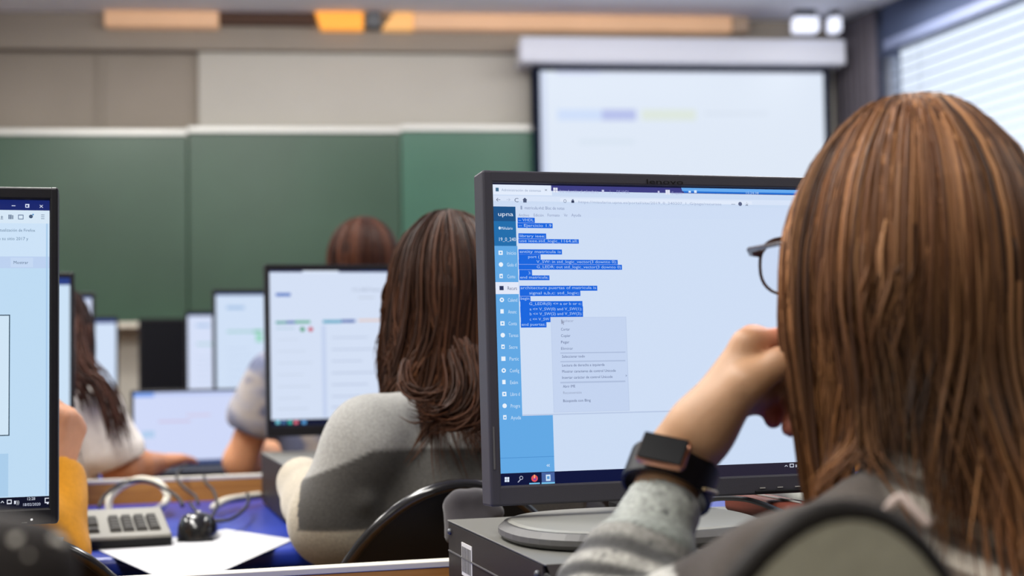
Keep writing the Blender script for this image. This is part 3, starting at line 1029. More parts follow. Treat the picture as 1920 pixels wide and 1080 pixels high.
def monitor(label, tl, W, H, bz, base_z, content, mb, tilt=2.74, boff=0.05, bw=0.115, bdp=0.075, group=None, stand='box', base_c=None, name='monitor', merge=True):
    """bz: bezel left/right, top, bottom"""
    Mx = panel_frame(tl, TH, math.radians(tilt))
    mid = np.array(Mx @ Vector((W / 2, boff, -H)))
    bc = V3(mid[0], mid[1], base_z) if base_c is None else np.asarray(base_c, float)
    o = thing(name, label, 'monitor', bc, TH, group)
    bl, bt_, bb_ = bz
    w = MB(Mx)
    y0 = -0.004
    w.box(-bl, 0.0, y0, 0.030, -H - bb_, bt_, 0.0025); w.box(W, W + bl, y0, 0.030, -H - bb_, bt_, 0.0025)
    w.box(-bl + 0.002, W + bl - 0.002, y0 + 0.0003, 0.030, 0.0, bt_ - 0.0003, 0.002); w.box(-bl + 0.002, W + bl - 0.002, y0 + 0.0003, 0.030, -H - bb_ + 0.0003, -H, 0.002)
    w.box(-bl + 0.003, W + bl - 0.003, 0.008, 0.036, -H - bb_ + 0.003, bt_ - 0.003, 0.006)
    w.box(W * 0.22, W * 0.78, 0.030, 0.062, -H * 0.82, -H * 0.2, 0.015)
    w.build('casing', mb, o)
    pn = Panel(frame(np.array(Mx @ Vector((0, 0.0015, 0))), Mx.col[0].to_3d(), Mx.col[1].to_3d(), Mx.col[2].to_3d()), W, H)
    content(pn)
    pn.build(M['display'], o, merge=merge)
    # neck and base
    T = frame(bc, A, N, Z)
    hz = mid[2] - base_z
    w = MB(T)
    nx = float((mid - bc) @ A); ny = float((mid - bc) @ N)
    ny = ny - boff + 0.062
    w.box(nx - 0.035, nx + 0.035, ny, ny + 0.022, 0.012, hz + H * 0.45, 0.006)
    w.box(nx - 0.045, nx + 0.045, ny - 0.012, ny + 0.030, 0.010, 0.024, 0.005)
    w.build('neck', M['dark'], o)
    if stand == 'round':
        n = 48
        prof = lambda s, z: [(s * 0.128 * math.copysign(abs(math.cos(t)) ** 0.8, math.cos(t)), s * 0.112 * math.copysign(abs(math.sin(t)) ** 0.8, math.sin(t)), z) for t in np.linspace(0, 2 * PI, n, endpoint=False)]
        w = MB(T)
        for (sa, za, sb, zb_) in ((0.97, 0.0, 1.0, 0.004), (1.0, 0.004, 1.0, 0.009), (1.0, 0.009, 0.955, 0.0145)):
            pa, pb = prof(sa, za), prof(sb, zb_)
            w._new(pa + pb, [(i, (i + 1) % n, n + (i + 1) % n, n + i) for i in range(n)])
        w._new(prof(0.97, 0.0), [tuple(range(n))])
        w._new(prof(0.955, 0.0145), [tuple(range(n))])
        bo = w.build('base', M['standrim'], o)
        w = MB(T); w._new(prof(0.93, 0.0148) + prof(0.90, 0.0165), [(i, (i + 1) % n, n + (i + 1) % n, n + i) for i in range(n)]); w._new(prof(0.90, 0.0165), [tuple(range(n))])
        w.build('base_plate', M['standtop'], bo)
    else:
        w = MB(T); w.box(-bw, bw, -bdp, bdp, 0.0, 0.012, 0.005, 2); w.build('base', mb, o)
    return o, Mx

# the sharp monitor in front
def main_content(p):
    w = p.rpx
    p.rect(0, 0, p.W, p.H, (204, 220, 244), 0)
    # browser tabs
    w(900, 340, 1035, 366.5, (226, 236, 252), 1)
    u0, v0 = p.uv(1033, 349); u1, v1 = p.uv(1600, 369)
    p.rect(u0, 0, p.W, v1 - 0.0005, (64, 64, 132), 1)
    p.rect(0, 0, p.W, 0.0012, (20, 22, 50), 2)
    u2, _ = p.uv(1277, 352); u3, _ = p.uv(1283, 368)
    p.poly([(u2, 0.001), (p.W, 0.001), (p.W, v1 - 0.001), (u3, v1 - 0.001)], (36, 112, 210), 2, text=False)
    p.poly([(u2, 0.001), (p.W, 0.001), (p.W, 0.0045), (u2 + 0.001, 0.0045)], (104, 170, 238), 3, text=False)
    p.irect(929, 352, 935, 359, (70, 110, 140)); p.tpx(940, 358.5, 1014, 5, 'Administración de sistemas', (150, 165, 195)); p.tpx(1021, 358, 1026, 5, 'x', (90, 100, 130))
    p.irect(1037, 352, 1045.5, 361, (226, 230, 246)); p.irect(1041, 352, 1041.6, 361, (64, 64, 132), 4); p.irect(1037, 356.3, 1045.5, 357, (64, 64, 132), 4)
    p.tpx(1049, 361, 1122, 5.5, 'Introducción al calendario', (176, 180, 222)); p.irect(1128, 356, 1132.5, 361, (200, 204, 236))
    p.tpx(1143, 362, 1180, 5.5, '| ... - DE VHDL', (150, 155, 206)); p.irect(1233, 358, 1236.5, 363, (200, 204, 236))
    p.irect(1247.5, 356, 1256, 365, (226, 230, 246)); p.irect(1251.5, 356, 1252.1, 365, (64, 64, 132), 4); p.tpx(1259, 364, 1279, 5, 'El espacio', (150, 155, 206))
    p.irect(1290.5, 358, 1295, 361.5, (220, 235, 255), 5); p.irect(1301, 357, 1306, 362, (220, 235, 255), 5); p.tpx(1397, 364, 1422, 4.6, '15:24:38', (170, 205, 245), 5)
    # navigation bar
    p.rpx(920, 366.5, 1600, 387, (216, 228, 248), 1)
    p.tpx(929, 378, 938, 8, '←', (70, 84, 120)); p.tpx(948, 377, 957, 6, '→', (176, 190, 214)); p.tpx(964, 379, 972, 8, 'C', (80, 92, 124))
    u, v = p.uv(984, 375); p.poly([(u - 0.0026, v), (u, v - 0.0024), (u + 0.0026, v), (u + 0.0018, v + 0.0002), (u + 0.0018, v + 0.0026), (u - 0.0018, v + 0.0026), (u - 0.0018, v + 0.0002)], (74, 86, 116))
    p.rpx(1050, 371.5, 1410, 384, (224, 234, 251), 2)
    p.tpx(1056, 380.5, 1062, 7, 'O', (92, 104, 136)); p.irect(1071, 376, 1076.5, 380.5, (50, 60, 90)); p.irect(1072, 373.6, 1075.5, 376, (120, 130, 160))
    p.tpx(1084, 381, 1352, 5, 'https://miaulario.upna.es/portal/site/2019_0_240207_1_G/page/recursos', (160, 174, 204))
    p.tpx(1371, 385, 1378, 4, '•••', (80, 90, 120)); p.dpx(1387.5, 382.5, 3.6, (90, 100, 132)); u, v = p.uv(1400, 383)
    p.poly([(u + (0.0024 if i % 2 == 0 else 0.001) * math.sin(i * PI / 5), v - (0.0024 if i % 2 == 0 else 0.001) * math.cos(i * PI / 5)) for i in range(10)], (70, 80, 112))
    # sidebar
    ul, _ = p.uv(967.5, 430); ub, _ = p.uv(1039, 860)
    v387 = p.uv(925, 387)[1]; v415 = p.uv(925, 414.5)[1]; v461 = p.uv(928, 461)[1]; v888 = p.uv(938, 888)[1]
    p.rect(0, v387, ul, v415, (28, 84, 138), 2); p.rect(0, v415, ul, v461, (34, 110, 172), 2)
    p.rect(0, v461, ub, v888, (98, 168, 228), 1)
    p.tpx(933, 405, 962, 8, 'upna', (226, 236, 250), 5)
    p.tpx(934, 430.5, 961, 5.6, '●MiAulario', (210, 228, 248), 5)
    p.tpx(934, 452, 967, 7, '19_0_240', (214, 230, 248), 5)
    vs0 = p.uv(930, 529)[1]; vs1 = p.uv(930, 551.5)[1]
    p.rect(0, vs0, ul + 0.001, vs1, (226, 232, 248), 2)
    names = ['Inicio', 'Guía d', 'Comu', 'Recurs', 'Calend', 'Anunc', 'Conta', 'Tareas', 'Secre', 'Partic', 'Config', 'Exám', 'Libro d', 'Progra', 'Ayuda']
    for i, nme in enumerate(names):
        yb = 474 + 22.07 * i
        x = 938.5 + 0.0262 * (yb - 474)
        sel = i == 3
        c = (232, 242, 252) if not sel else (40, 52, 90)
        if i % 3 == 0: p.irect(x - 4, yb - 4, x + 4, yb + 4, c)
        elif i % 3 == 1: p.dpx(x, yb, 4.2, c)
        else: p.irect(x - 3.4, yb - 4.5, x + 3, yb + 3.5, c)
        if not sel and i % 2 == 0: p.irect(x - 1.6, yb - 1.6, x + 1.6, yb + 1.6, (98, 168, 228), 4)
        wd_ = {4: 15, 5: 16, 6: 18, 7: 18}.get(len(nme), 17)
        p.tpx(x + 11, yb + 3.6, x + 11 + wd_ + (0 if i < 14 else 3), 7, nme, (204, 226, 248) if not sel else (66, 76, 120))
    # notepad window
    vn0 = p.uv(972, 383)[1]; vn1 = p.uv(1000, 779)[1]
    p.rect(ul + 0.0008, vn0, p.W, vn1, (206, 221, 245), 2)
    p.rect(ul + 0.0008, p.uv(972, 407)[1], p.W, vn1 - 0.001, (207, 222, 245), 3)
    p.rect(ul + 0.0008, vn1 - 0.0012, p.W, vn1 + 0.0002, (186, 202, 230), 4)
    p.irect(975.5, 386, 979, 393, (150, 166, 196), 5)
    p.tpx(983, 392.5, 1058, 6, 'matricula.vhd: Bloc de notas', (128, 142, 178), 5)
    for x0, x1, s in ((972, 992, 'Archivo'), (1000, 1019, 'Edición'), (1026, 1049, 'Formato'), (1057, 1064, 'Ver'), (1071, 1089, 'Ayuda')):
        p.tpx(x0, 406, x1, 5.5, s, (136, 148, 182), 5)
    HB = (22, 102, 222)
    code = [(970, 408, 1002.5, 418, 970, '-- VHDL'), (970, 418, 1036, 428.2, 970, '-- Ejercicio 1.9'), (971.7, 437.5, 1024, 448, 972, 'library ieee;'),
            (971.7, 448, 1085, 457, 972, 'use ieee.std_logic_1164.all;'), (971.7, 467.5, 1053.5, 477.3, 972, 'entity matricula is'), (972, 477, 1013.5, 487, 988, 'port ('),
            (972, 486.8, 1158, 496.2, 1004, 'V_SW: in std_logic_vector(3 downto 0);'), (972, 496, 1166, 506, 1004, 'G_LEDR: out std_logic_vector(3 downto 0)'),
            (973, 506, 997.5, 516.6, 989, ');'), (973, 516.5, 1030, 525.5, 973, 'end matricula;'), (974, 536, 1119.7, 545.2, 974, 'architecture puertas of matricula is'),
            (974, 545, 1088, 555, 990, 'signal a,b,c: std_logic;'), (974, 555.8, 994.5, 565.2, 974, 'begin'), (975, 565, 1092, 575.2, 990, 'G_LEDR(0) <= a or b or c;'),
            (975, 575, 1093, 585.2, 991, 'a <= V_SW(0) and V_SW(1);'), (975.5, 585, 1093, 594.2, 991, 'b <= V_SW(2) and V_SW(3);'), (976, 594, 1032, 604.2, 991, 'c <= V_SW'),
            (976, 604, 1024.5, 614, 976, 'end puertas;')]
    for x0, y0, x1, y1, xt, s in code:
        p.rpx(x0, y0, x1, y1, HB, 5)
        p.tpx(xt + 1.5, y1 - 3, x1 - 2.5, 5.4, s, (176, 206, 246), 7)
    # context menu
    p.rpx(1032, 595, 1180, 770, (190, 206, 234), 6); p.rpx(1033, 596, 1178.5, 769, (196, 212, 240), 7)
    for x0, yb, x1, s, c in ((1051, 604, 1075, 'Deshacer', (150, 162, 190)), (1051, 620, 1068, 'Cortar', (84, 98, 138)), (1051, 632, 1069, 'Copiar', (84, 98, 138)), (1051, 644, 1067, 'Pegar', (84, 98, 138)),
                             (1051, 656, 1074, 'Eliminar', (110, 124, 158)), (1053, 671, 1096, 'Seleccionar todo', (84, 98, 138)), (1053, 687.5, 1133, 'Lectura de derecha a izquierda', (84, 98, 138)),
                             (1053, 699, 1154, 'Mostrar caracteres de control Unicode', (84, 98, 138)), (1053, 710.5, 1148, 'Insertar carácter de control Unicode', (84, 98, 138)),
                             (1055, 727, 1078, 'Abrir IME', (84, 98, 138)), (1055, 739, 1090, 'Reconversión', (150, 162, 190)), (1055, 754, 1107, 'Búsqueda con Bing', (84, 98, 138)), (1172, 707, 1175, '>', (90, 104, 140))):
        p.tpx(x0, yb, x1, 5.2, s, c, 9)
    for y in (661, 677, 716):
        p.irect(1050, y, 1172, y + 0.5, (176, 192, 222), 8)
    u, v = p.uv(1051.5, 599); k = 0.00042
    p.poly([(u, v), (u, v + 12 * k), (u + 3 * k, v + 9.4 * k), (u + 5 * k, v + 13.5 * k), (u + 6.8 * k, v + 12.6 * k), (u + 4.9 * k, v + 8.7 * k), (u + 8.4 * k, v + 8.4 * k)], (150, 160, 186), 10)
    # below the notepad and the taskbar
    p.rect(0, p.uv(945, 858.5)[1], ub, p.uv(945, 859.5)[1], (72, 140, 204), 2)
    p.tpx(1024, 875, 1031, 7, '«', (220, 236, 250), 5)
    p.rect(0, v888, p.W, p.H, (10, 18, 58), 3)
    ur, _ = p.uv(1330, 890)
    p.rect(ur, v888, p.W, p.H, (40, 36, 52), 4)
    for dx in (0, 4.6):
        for dy in (0, 4.8):
            p.irect(946 + dx, 894.6 + dy, 950 + dx, 898.8 + dy, (220, 232, 250), 5)
    u, v = p.uv(977, 896); p.disc(u, v, 0.0020, (170, 176, 200), 5); p.disc(u, v, 0.0013, (10, 18, 58), 6); u1, v1 = p.uv(970, 904); u2, v2 = p.uv(975, 899)
    p.poly([(u1, v1), (u1 + 0.0008, v1 + 0.0005), (u2 + 0.0006, v2 + 0.0005), (u2 - 0.0002, v2)], (170, 176, 200), 5)
    p.dpx(1002, 897, 6.2, (222, 84, 88), 5); p.dpx(1002.5, 897.6, 3.0, (150, 60, 150), 6); p.irect(1000.5, 890, 1003, 897, (246, 180, 120), 7)
    p.irect(992, 905.6, 1012, 907.2, (120, 196, 236), 5)
    p.rpx(1015, 886, 1040, 906, (70, 98, 158), 5); p.irect(1023, 890, 1032, 901.5, (206, 226, 246), 6); p.irect(1025, 893, 1030, 898, (90, 150, 210), 7); p.irect(1015, 904.6, 1040, 906.4, (120, 196, 236), 6)
    p.tpx(1470, 877, 1477, 5, '^', (214, 220, 236), 6); p.irect(1480, 869.5, 1488, 876, (214, 220, 236), 6); p.irect(1481.2, 870.8, 1486.8, 874.8, (40, 36, 52), 7)
    p.irect(1491, 871, 1494, 876, (214, 220, 236), 6); p.tpx(1495, 877, 1499, 6, ')', (214, 220, 236), 6)
    p.tpx(1510, 872, 1532, 5, '12:28', (214, 220, 236), 6)

MAIN_TL = V3(-0.0181, 1.4183, 1.1948)
bcm = (PZ(957, 991, 0.853) + PZ(1412, 985, 0.853)) / 2; bcm[2] = 0.8455
mon, MMx = monitor('large sharp dark grey monitor showing highlighted blue code, in front of the person with glasses', MAIN_TL, 0.376, 0.301, (0.0115, 0.0125, 0.0200), 0.8455, main_content, M['bezel'], stand='round', base_c=bcm, boff=0.07, merge=False)
# embossed maker's lettering, button marks and the side rail
pm = Panel(frame(np.array(MMx @ Vector((0, -0.0042, 0.0125))), MMx.col[0].to_3d(), MMx.col[1].to_3d(), MMx.col[2].to_3d()), 0.376, 0.0125)
pm.tpx(1211, 344.5, 1281, 9.5, 'lenovo', (30, 30, 33), 1)
pm.t.build('lettering', M['logo'], mon, recalc=False); pm.q.bm.free()
w = MB(MMx); w.box(0.27, 0.372, -0.0065, -0.0042, -0.3195, -0.3165, 0.0008); w.build('button_ledge', M['dark'], mon)
for i in range(5):
    w = MB(MMx); w.box(0.276 + i * 0.02, 0.282 + i * 0.02, -0.0048, -0.0042, -0.3145, -0.3135); w.build('button', M['silver'], mon)
w = MB(MMx); w.box(-0.0078, -0.0058, -0.0046, -0.0041, -0.285, -0.243, 0.0003); w.build('side_groove', M['standrim'], mon)

# left monitor
def left_content(p):
    W, H = p.W, p.H
    p.rect(0, 0, W, H, (190, 219, 243), 0)
    v = lambda y: p.uv(60, y)[1]
    p.rect(0, 0, W, v(394.5), (24, 38, 108), 1)
    p.rect(0, v(394.5), W, v(419), (214, 231, 246), 1)
    p.rect(0, v(419), W, v(481), (204, 226, 247), 1)
    p.rect(0, v(481), W, v(503), (188, 209, 240), 1)
    p.irect(22, 385.2, 29, 386.6, (214, 222, 246)); p.irect(47.5, 382.5, 55, 389.5, (214, 222, 246)); p.irect(49, 384.5, 52.5, 388, (24, 38, 108), 4); p.tpx(74, 389.5, 81, 8, 'x', (224, 230, 248))
    p.tpx(0.5, 411, 6, 8, '±', (70, 92, 122)); p.irect(16, 402.5, 18, 411, (80, 100, 130)); p.irect(19.2, 402.5, 21.5, 411, (80, 100, 130)); p.irect(22.5, 403.5, 25, 411, (120, 138, 160))
    p.irect(34, 402.5, 44, 411.5, (90, 110, 142)); p.irect(35.2, 404, 42.8, 410.2, (214, 231, 246), 4); p.dpx(58, 406, 3.8, (70, 90, 118)); p.dpx(62, 402.5, 1.6, (60, 130, 190), 4)
    for y in (402.5, 406, 409.5): p.irect(77, y, 83.5, y + 1.2, (120, 138, 160))
    p.tpx(-20, 434, 66, 6, 'una actualización de Firefox', (104, 132, 160)); p.tpx(-22, 450, 53, 6, 'que en su sitio 2017 y', (104, 132, 160))
    p.rpx(20, 483, 62, 501, (196, 216, 243), 2); p.tpx(25, 495, 53, 6, 'Mostrar', (84, 108, 138))
    ur = p.uv(88, 640)[0]
    p.rect(ur - 0.001, v(419), ur + 0.0005, v(929), (170, 204, 236), 2)
    # outlined box
    x1 = p.uv(19, 590)[0]; xb = x1; y0, y1 = p.uv(19, 590)[1], p.uv(22, 817)[1]
    p.rect(x1 - 0.30, y0, x1, y1, (52, 74, 92), 2); p.rect(x1 - 0.299, y0 + 0.001, x1 - 0.001, y1 - 0.001, (208, 229, 246), 3)
    p.rect(x1 - 0.30, v(849), x1 - 0.001, v(929), (170, 205, 235), 2)
    vt = v(931)
    p.rect(0, vt, W, H, (10, 14, 36), 4)
    p.tpx(0.5, 946, 8, 7, '^', (224, 228, 240), 6); p.irect(13, 937, 22, 945, (224, 228, 240), 6); p.irect(14.5, 938.5, 20.5, 943, (10, 14, 36), 7)
    p.irect(26.5, 939, 30, 945, (224, 228, 240), 6); p.tpx(31, 945, 36, 7, '))', (224, 228, 240), 6)
    p.tpx(50, 938, 66, 5.5, '12:28', (210, 216, 232), 6); p.tpx(42, 949, 76, 5.5, '18/02/2020', (200, 206, 226), 6)
    p.irect(84, 933.5, 94.5, 943, (224, 228, 240), 6); p.irect(85.6, 935, 92.9, 941, (10, 14, 36), 7); p.irect(88, 942, 91, 945, (224, 228, 240), 6)

TR = P(93, 375.5, 1.392)
LM, LMx = monitor('black thin framed monitor showing a pale blue web page, beside the nearest chair edge', TR - A * 0.531, 0.531, 0.299, (0.0085, 0.0125, 0.0155), 0.8455, left_content, M['bezel2'], boff=-0.01, bdp=0.055, tilt=3.0)
w = MB(LMx); w.box(0.5065, 0.5115, -0.0046, -0.0041, -0.3125, -0.3115); w.build('menu_button', M['silver'], LM)
w = MB(LMx); w.box(0.5145, 0.5165, -0.0046, -0.0041, -0.3105, -0.3085, 0.0005); w.build('power_light', mat('white power light', (255, 255, 255), 0.4, emit=(255, 255, 255), estr=1.0), LM)

# the monitor at the middle desk
def mid_content(p):
    W, H = p.W, p.H
    p.rect(0, 0, W, H, (212, 224, 245), 0)
    v = lambda y: p.uv(560, y)[1]
    p.rect(0, 0, W, v(510.5), (60, 70, 110), 1)
    p.rpx(567, 501, 635, 512, (222, 233, 250), 2); p.rect(p.uv(676, 505)[0], 0, W, v(508), (52, 120, 216), 2)
    p.irect(517, 549.5, 545, 555.5, (86, 122, 196)); p.tpx(660, 546, 715, 6, '19_0_240207 Sistemas', (150, 160, 182)); p.irect(672, 557, 702, 559, (190, 200, 216))
    p.irect(517, 602.5, 537, 607, (70, 160, 150)); p.irect(537, 602, 553, 606.6, (40, 96, 170)); p.irect(553, 601.5, 582, 606, (70, 170, 130))
    p.dpx(567, 617.5, 4.5, (30, 150, 96)); p.dpx(582.5, 617.5, 4.5, (200, 70, 92)); p.irect(517, 615, 552, 617, (180, 206, 224))
    p.irect(605, 600.5, 640, 605.5, (60, 160, 190)); p.irect(640, 599.5, 666, 604.5, (36, 84, 168)); p.irect(672, 599, 716, 602, (232, 196, 176))
    p.rect(p.uv(604, 690)[0], v(610), p.uv(612, 690)[0], v(783), (196, 210, 238), 1)
    for i, (y, x1) in enumerate(((632, 690), (654, 700), (676, 680), (698, 705), (720, 690), (742, 676), (762, 700))):
        p.irect(622, y, x1, y + 1.6, (190, 202, 226)); p.irect(520, y + 4, 560 + (i * 13) % 30, y + 5.2, (200, 212, 232))
    p.rect(0, p.uv(560, 786)[1], W, H, (16, 22, 48), 3)
    for x, c in ((517, (120, 200, 220)), (528, (70, 110, 160)), (540, (60, 180, 170)), (551, (222, 110, 130)), (566, (90, 160, 220))):
        p.irect(x, 788.5, x + 8, 795, c, 5)
monitor('wide monitor showing a web page, in front of the person in the grey colour-block sweater', P(505, 507.5, 2.735), 0.531, 0.299, (0.0085, 0.0125, 0.020), 0.8455, mid_content, M['bezel2'], boff=0.02, bdp=0.06)

def page(seed, tint=(208, 224, 246), bar=False):
    def f(p):
        r = np.random.default_rng(seed)
        p.rect(0, 0, p.W, p.H, tint, 0)
        if bar: p.rect(0, 0, p.W, 0.013, (40, 62, 130), 1)
        else: p.rect(0, 0, p.W, 0.004, (60, 90, 150), 1)
        for x in (0.03, 0.29):
            p.rect(x, 0.035, x + 0.05, 0.044, (160, 190, 226), 1)
            p.rect(x, 0.105, x + 0.075, 0.111, (160, 205, 205), 1); p.rect(x + 0.075, 0.104, x + 0.10, 0.112, (110, 196, 156), 1)
            p.rect(x + 0.082, 0.116, x + 0.10, 0.138, (150, 214, 190), 1)
            for k in range(6):
                p.rect(x, 0.155 + 0.02 * k, x + r.uniform(0.05, 0.16), 0.157 + 0.02 * k, (190, 206, 232), 1)
    return f
monitor('pale lit monitor just behind the raised bare arm', P(404.5, 551, 4.04), 0.531, 0.299, (0.0085, 0.0125, 0.020), 0.7455, page(3), M['bezel2'], boff=0.02, bdp=0.06, group='lit monitors on the far desks')
monitor('pale lit monitor between the blank black monitor and the arm', P(352, 590.5, 5.22), 0.531, 0.299, (0.009, 0.014, 0.020), 0.7455, page(4, (214, 224, 248)), M['bezel2'], boff=0.02, bdp=0.06, group='lit monitors on the far desks')
monitor('sliver of lit monitor right against the edge of the near black monitor', P(131, 521, 2.62) - A * 0.531, 0.531, 0.299, (0.008, 0.010, 0.020), 0.7455, page(5, (204, 226, 246), True), M['bezel2'], boff=0.02, bdp=0.06, group='lit monitors on the far desks')
monitor('narrow lit monitor edge behind the person in the white shirt', P(172, 557, 3.74) - A * 0.531, 0.531, 0.299, (0.009, 0.012, 0.020), 0.7455, page(6, (206, 216, 240)), M['bezel2'], boff=0.02, bdp=0.06, group='lit monitors on the far desks')
monitor('small pale monitor with blue top bar, left of the blank wall strip', P(217.5, 599, 5.2) - A * 0.531, 0.531, 0.299, (0.008, 0.010, 0.020), 0.7455, page(7, (210, 226, 248), True), M['bezel2'], boff=0.02, bdp=0.06, group='lit monitors on the far desks')

def off_content(p):
    p.rect(0, 0, p.W, p.H, (9, 9, 14), 0)
td = thing('teacher_desk', 'small wooden desk below the chalkboard under the blank black monitor', 'desk', P(380, 800, 6.3) * V3(1, 1, 0), WY)
TT = frame(np.append(P(385, 800, 6.28)[:2], 0), AW, NW, Z)
w = MB(TT); w.box(-0.62, 0.62, -0.26, 0.26, 0.715, 0.744, 0.006); w.build('desktop', M['wood'], td)
for sx in (-0.58, 0.54):
    for sy in (-0.24, 0.20):
        w = MB(TT); w.box(sx, sx + 0.04, sy, sy + 0.04, 0, 0.714); w.build('leg', M['steel'], td)
monitor('blank switched-off black monitor below the chalkboard', P(264, 602, 6.22), 0.531, 0.299, (0.010, 0.012, 0.020), 0.7455, off_content, M['bezel2'], boff=0.02, bdp=0.06)

# ------------------------------------------------------------------ laptop
lp = thing('laptop', 'open laptop with a pale lavender screen, in front of the person in the white shirt', 'laptop', P(340, 880, 3.56), TH)
hb = PZ(250, 886, 0.762); hb2 = PZ(428, 882, 0.762)
LW = 0.284
tiltL = math.radians(16)
upL = math.cos(tiltL) * Z + math.sin(tiltL) * N
lo_ = P(252, 879, 3.58); lo_[2] = 0.7520
LT = frame(lo_, A, np.cross(upL, A), upL)
LH = 0.194
w = MB(LT); w.box(-0.008, LW + 0.008, 0.0, 0.006, 0.002, LH + 0.014, 0.003); w.build('lid', M['bezel2'], lp)
pl_ = Panel(frame(np.array(LT @ Vector((0, -0.0006, LH + 0.006))), LT.col[0].to_3d(), LT.col[1].to_3d(), LT.col[2].to_3d()), LW, LH - 0.004)
pl_.rect(0, 0, pl_.W, pl_.H, (206, 216, 247), 0); pl_.rect(0, 0, 0.05, 0.012, (120, 160, 236), 1); pl_.rect(0.05, 0, pl_.W, 0.010, (190, 204, 244), 1)
pl_.rect(0.06, 0.075, 0.14, 0.079, (206, 186, 214), 1); pl_.rect(0.13, 0.06, 0.19, 0.064, (212, 196, 220), 1); pl_.rect(0.02, 0.10, 0.05, 0.118, (176, 204, 236), 1)
pl_.rect(0, pl_.H - 0.012, pl_.W, pl_.H, (60, 76, 120), 1)
pl_.build(M['display'], lp)
LB = frame(V3(lo_[0], lo_[1], 0.7455), A, N, Z)
w = MB(LB); w.box(-0.008, LW + 0.008, -0.185, 0.0, 0.0, 0.014, 0.004); w.build('keyboard_deck', M['bezel2'], lp)
w = MB(LB)
for r_ in range(5):
    for k in range(13):
        w.box(0.004 + k * 0.0197, 0.020 + k * 0.0197, -0.165 + r_ * 0.022 + 0.06, -0.148 + r_ * 0.022 + 0.06, 0.0142, 0.0152)
w.build('keys', M['dark'], lp)

# ------------------------------------------------------------------ desktop computers lying flat
def computer(corner, label, detail):
    T = frame(V3(corner[0], corner[1], 0.7455), A, N, Z)
    W_, D_, H_ = 0.338, 0.372, 0.0985
    o = thing('desktop_computer', label, 'computer', V3(corner[0], corner[1], 0.7455) + A * W_ / 2 - N * D_ / 2, TH)
    w = MB(T); w.box(0, W_, -D_ + 0.022, 0, 0.003, H_ - 0.0015, 0.002); w.build('case', M['pcside'], o)
    w = MB(T); w.box(-0.0008, W_ + 0.0008, -D_ + 0.012, 0.0008, H_ - 0.0015, H_, 0.0006); w.build('lid', M['pctop'], o)
    w = MB(T); w.box(-0.001, W_ + 0.001, -D_, -D_ + 0.0215, 0.003, H_ - 0.008, 0.003); fp = w.build('front_panel', M['dark'], o)
    w = MB(T); w.quad([(0, -D_ + 0.0119, H_ - 0.0004), (W_, -D_ + 0.0119, H_ - 0.0004), (W_, -D_ - 0.0005, H_ - 0.0085), (0, -D_ - 0.0005, H_ - 0.0085)])
    w.build('chamfer', M['pcside'], fp)
    if detail:
        w = MB(T)
        for k in range(22):
            x = 0.012 + k * 0.0146
            w.quad([(x, -D_ + 0.0085, H_ - 0.0024), (x + 0.0085, -D_ + 0.0085, H_ - 0.0024), (x + 0.0075, -D_ + 0.0045, H_ - 0.0050), (x - 0.001, -D_ + 0.0045, H_ - 0.0050)])
        w.build('vent_holes', M['dark'], fp)
        w = MB(T)
        for k in range(60):
            x = 0.008 + k * 0.0054
            w.box(x, x + 0.0025, -D_ - 0.0025, -D_ + 0.002, 0.012, H_ - 0.012)
        w.build('grille', M['pcside'], fp)
        w = MB(T); w.box(-0.0006, 0.0, -0.105, -0.062, 0.048, 0.082); st = w.build('sticker', M['sticker'], o)
        w = MB(T)
        for k in range(9):
            w.box(-0.0010, -0.0007, -0.102 + k * 0.0043, -0.100 + k * 0.0043 + (k % 3) * 0.0004, 0.052, 0.078)
        w.build('barcode', mat('grey print', (120, 118, 114), 0.6), st)
        w = MB(T); w.box(-0.0012, 0.0, -D_ + 0.03, -0.004, 0.0655, 0.0668); w.build('seam', M['standrim'], o)
        for y in (-0.012, -D_ + 0.035):
            w = MB(T); w.sphere((-0.0008, y, 0.087), 0.0035, 8); w.build('screw', M['steel'], o)
        for k in range(3):
            w = MB(T); w.box(0.235 + k * 0.022, 0.249 + k * 0.022, -D_ - 0.003, -D_ - 0.0026, H_ - 0.024, H_ - 0.018); w.build('port', M['silver'], fp)
    for x in (0.03, 0.29):
        w = MB(T); w.box(x, x + 0.02, -D_ + 0.04, -0.03, 0.0, 0.0028); w.build('foot', M['dark'], o)
    return o
pc1 = PZ(840, 974.5, 0.844)
computer(pc1, 'flat dark grey desktop computer with barcode sticker, under the large sharp monitor', True)
pc3 = P(118, 1000, 1.462); pc3[2] = 0.844
computer(pc3 - A * 0.338, 'flat black desktop computer under the black thin framed monitor, beside the speckled jacket', False)
pc2 = P(490, 848, 2.765)
computer(pc2, 'flat black desktop computer under the wide monitor of the middle desk', False)

# ------------------------------------------------------------------ keyboard, mouse, paper
kc = PZ(323, 999, 0.7656)
tk = math.radians(7)
yk = TH + math.radians(3)
ak = V3(math.cos(yk), math.sin(yk), 0); nk = V3(-math.sin(yk), math.cos(yk), 0)
nk2 = nk * math.cos(tk) + Z * math.sin(tk); zk = -nk * math.sin(tk) + Z * math.cos(tk)
KT = frame(kc, ak, nk2, zk)
kb = thing('keyboard', 'light grey keyboard with dark keys on the middle blue desk', 'keyboard', kc - ak * 0.22 + nk * 0.09 - Z * 0.015, yk)
w = MB(KT); w.box(-0.45, 0.0, 0.0, 0.185, -0.0165, 0.0, 0.004); w.box(-0.445, -0.005, 0.002, 0.18, -0.018, -0.015); w.build('case', M['kb'], kb)
w = MB(KT); w.box(-0.30, -0.125, 0.158, 0.196, 0.0005, 0.016, 0.004); w.build('rear_ridge', mat('mid grey plastic', (120, 119, 114), 0.5), kb)
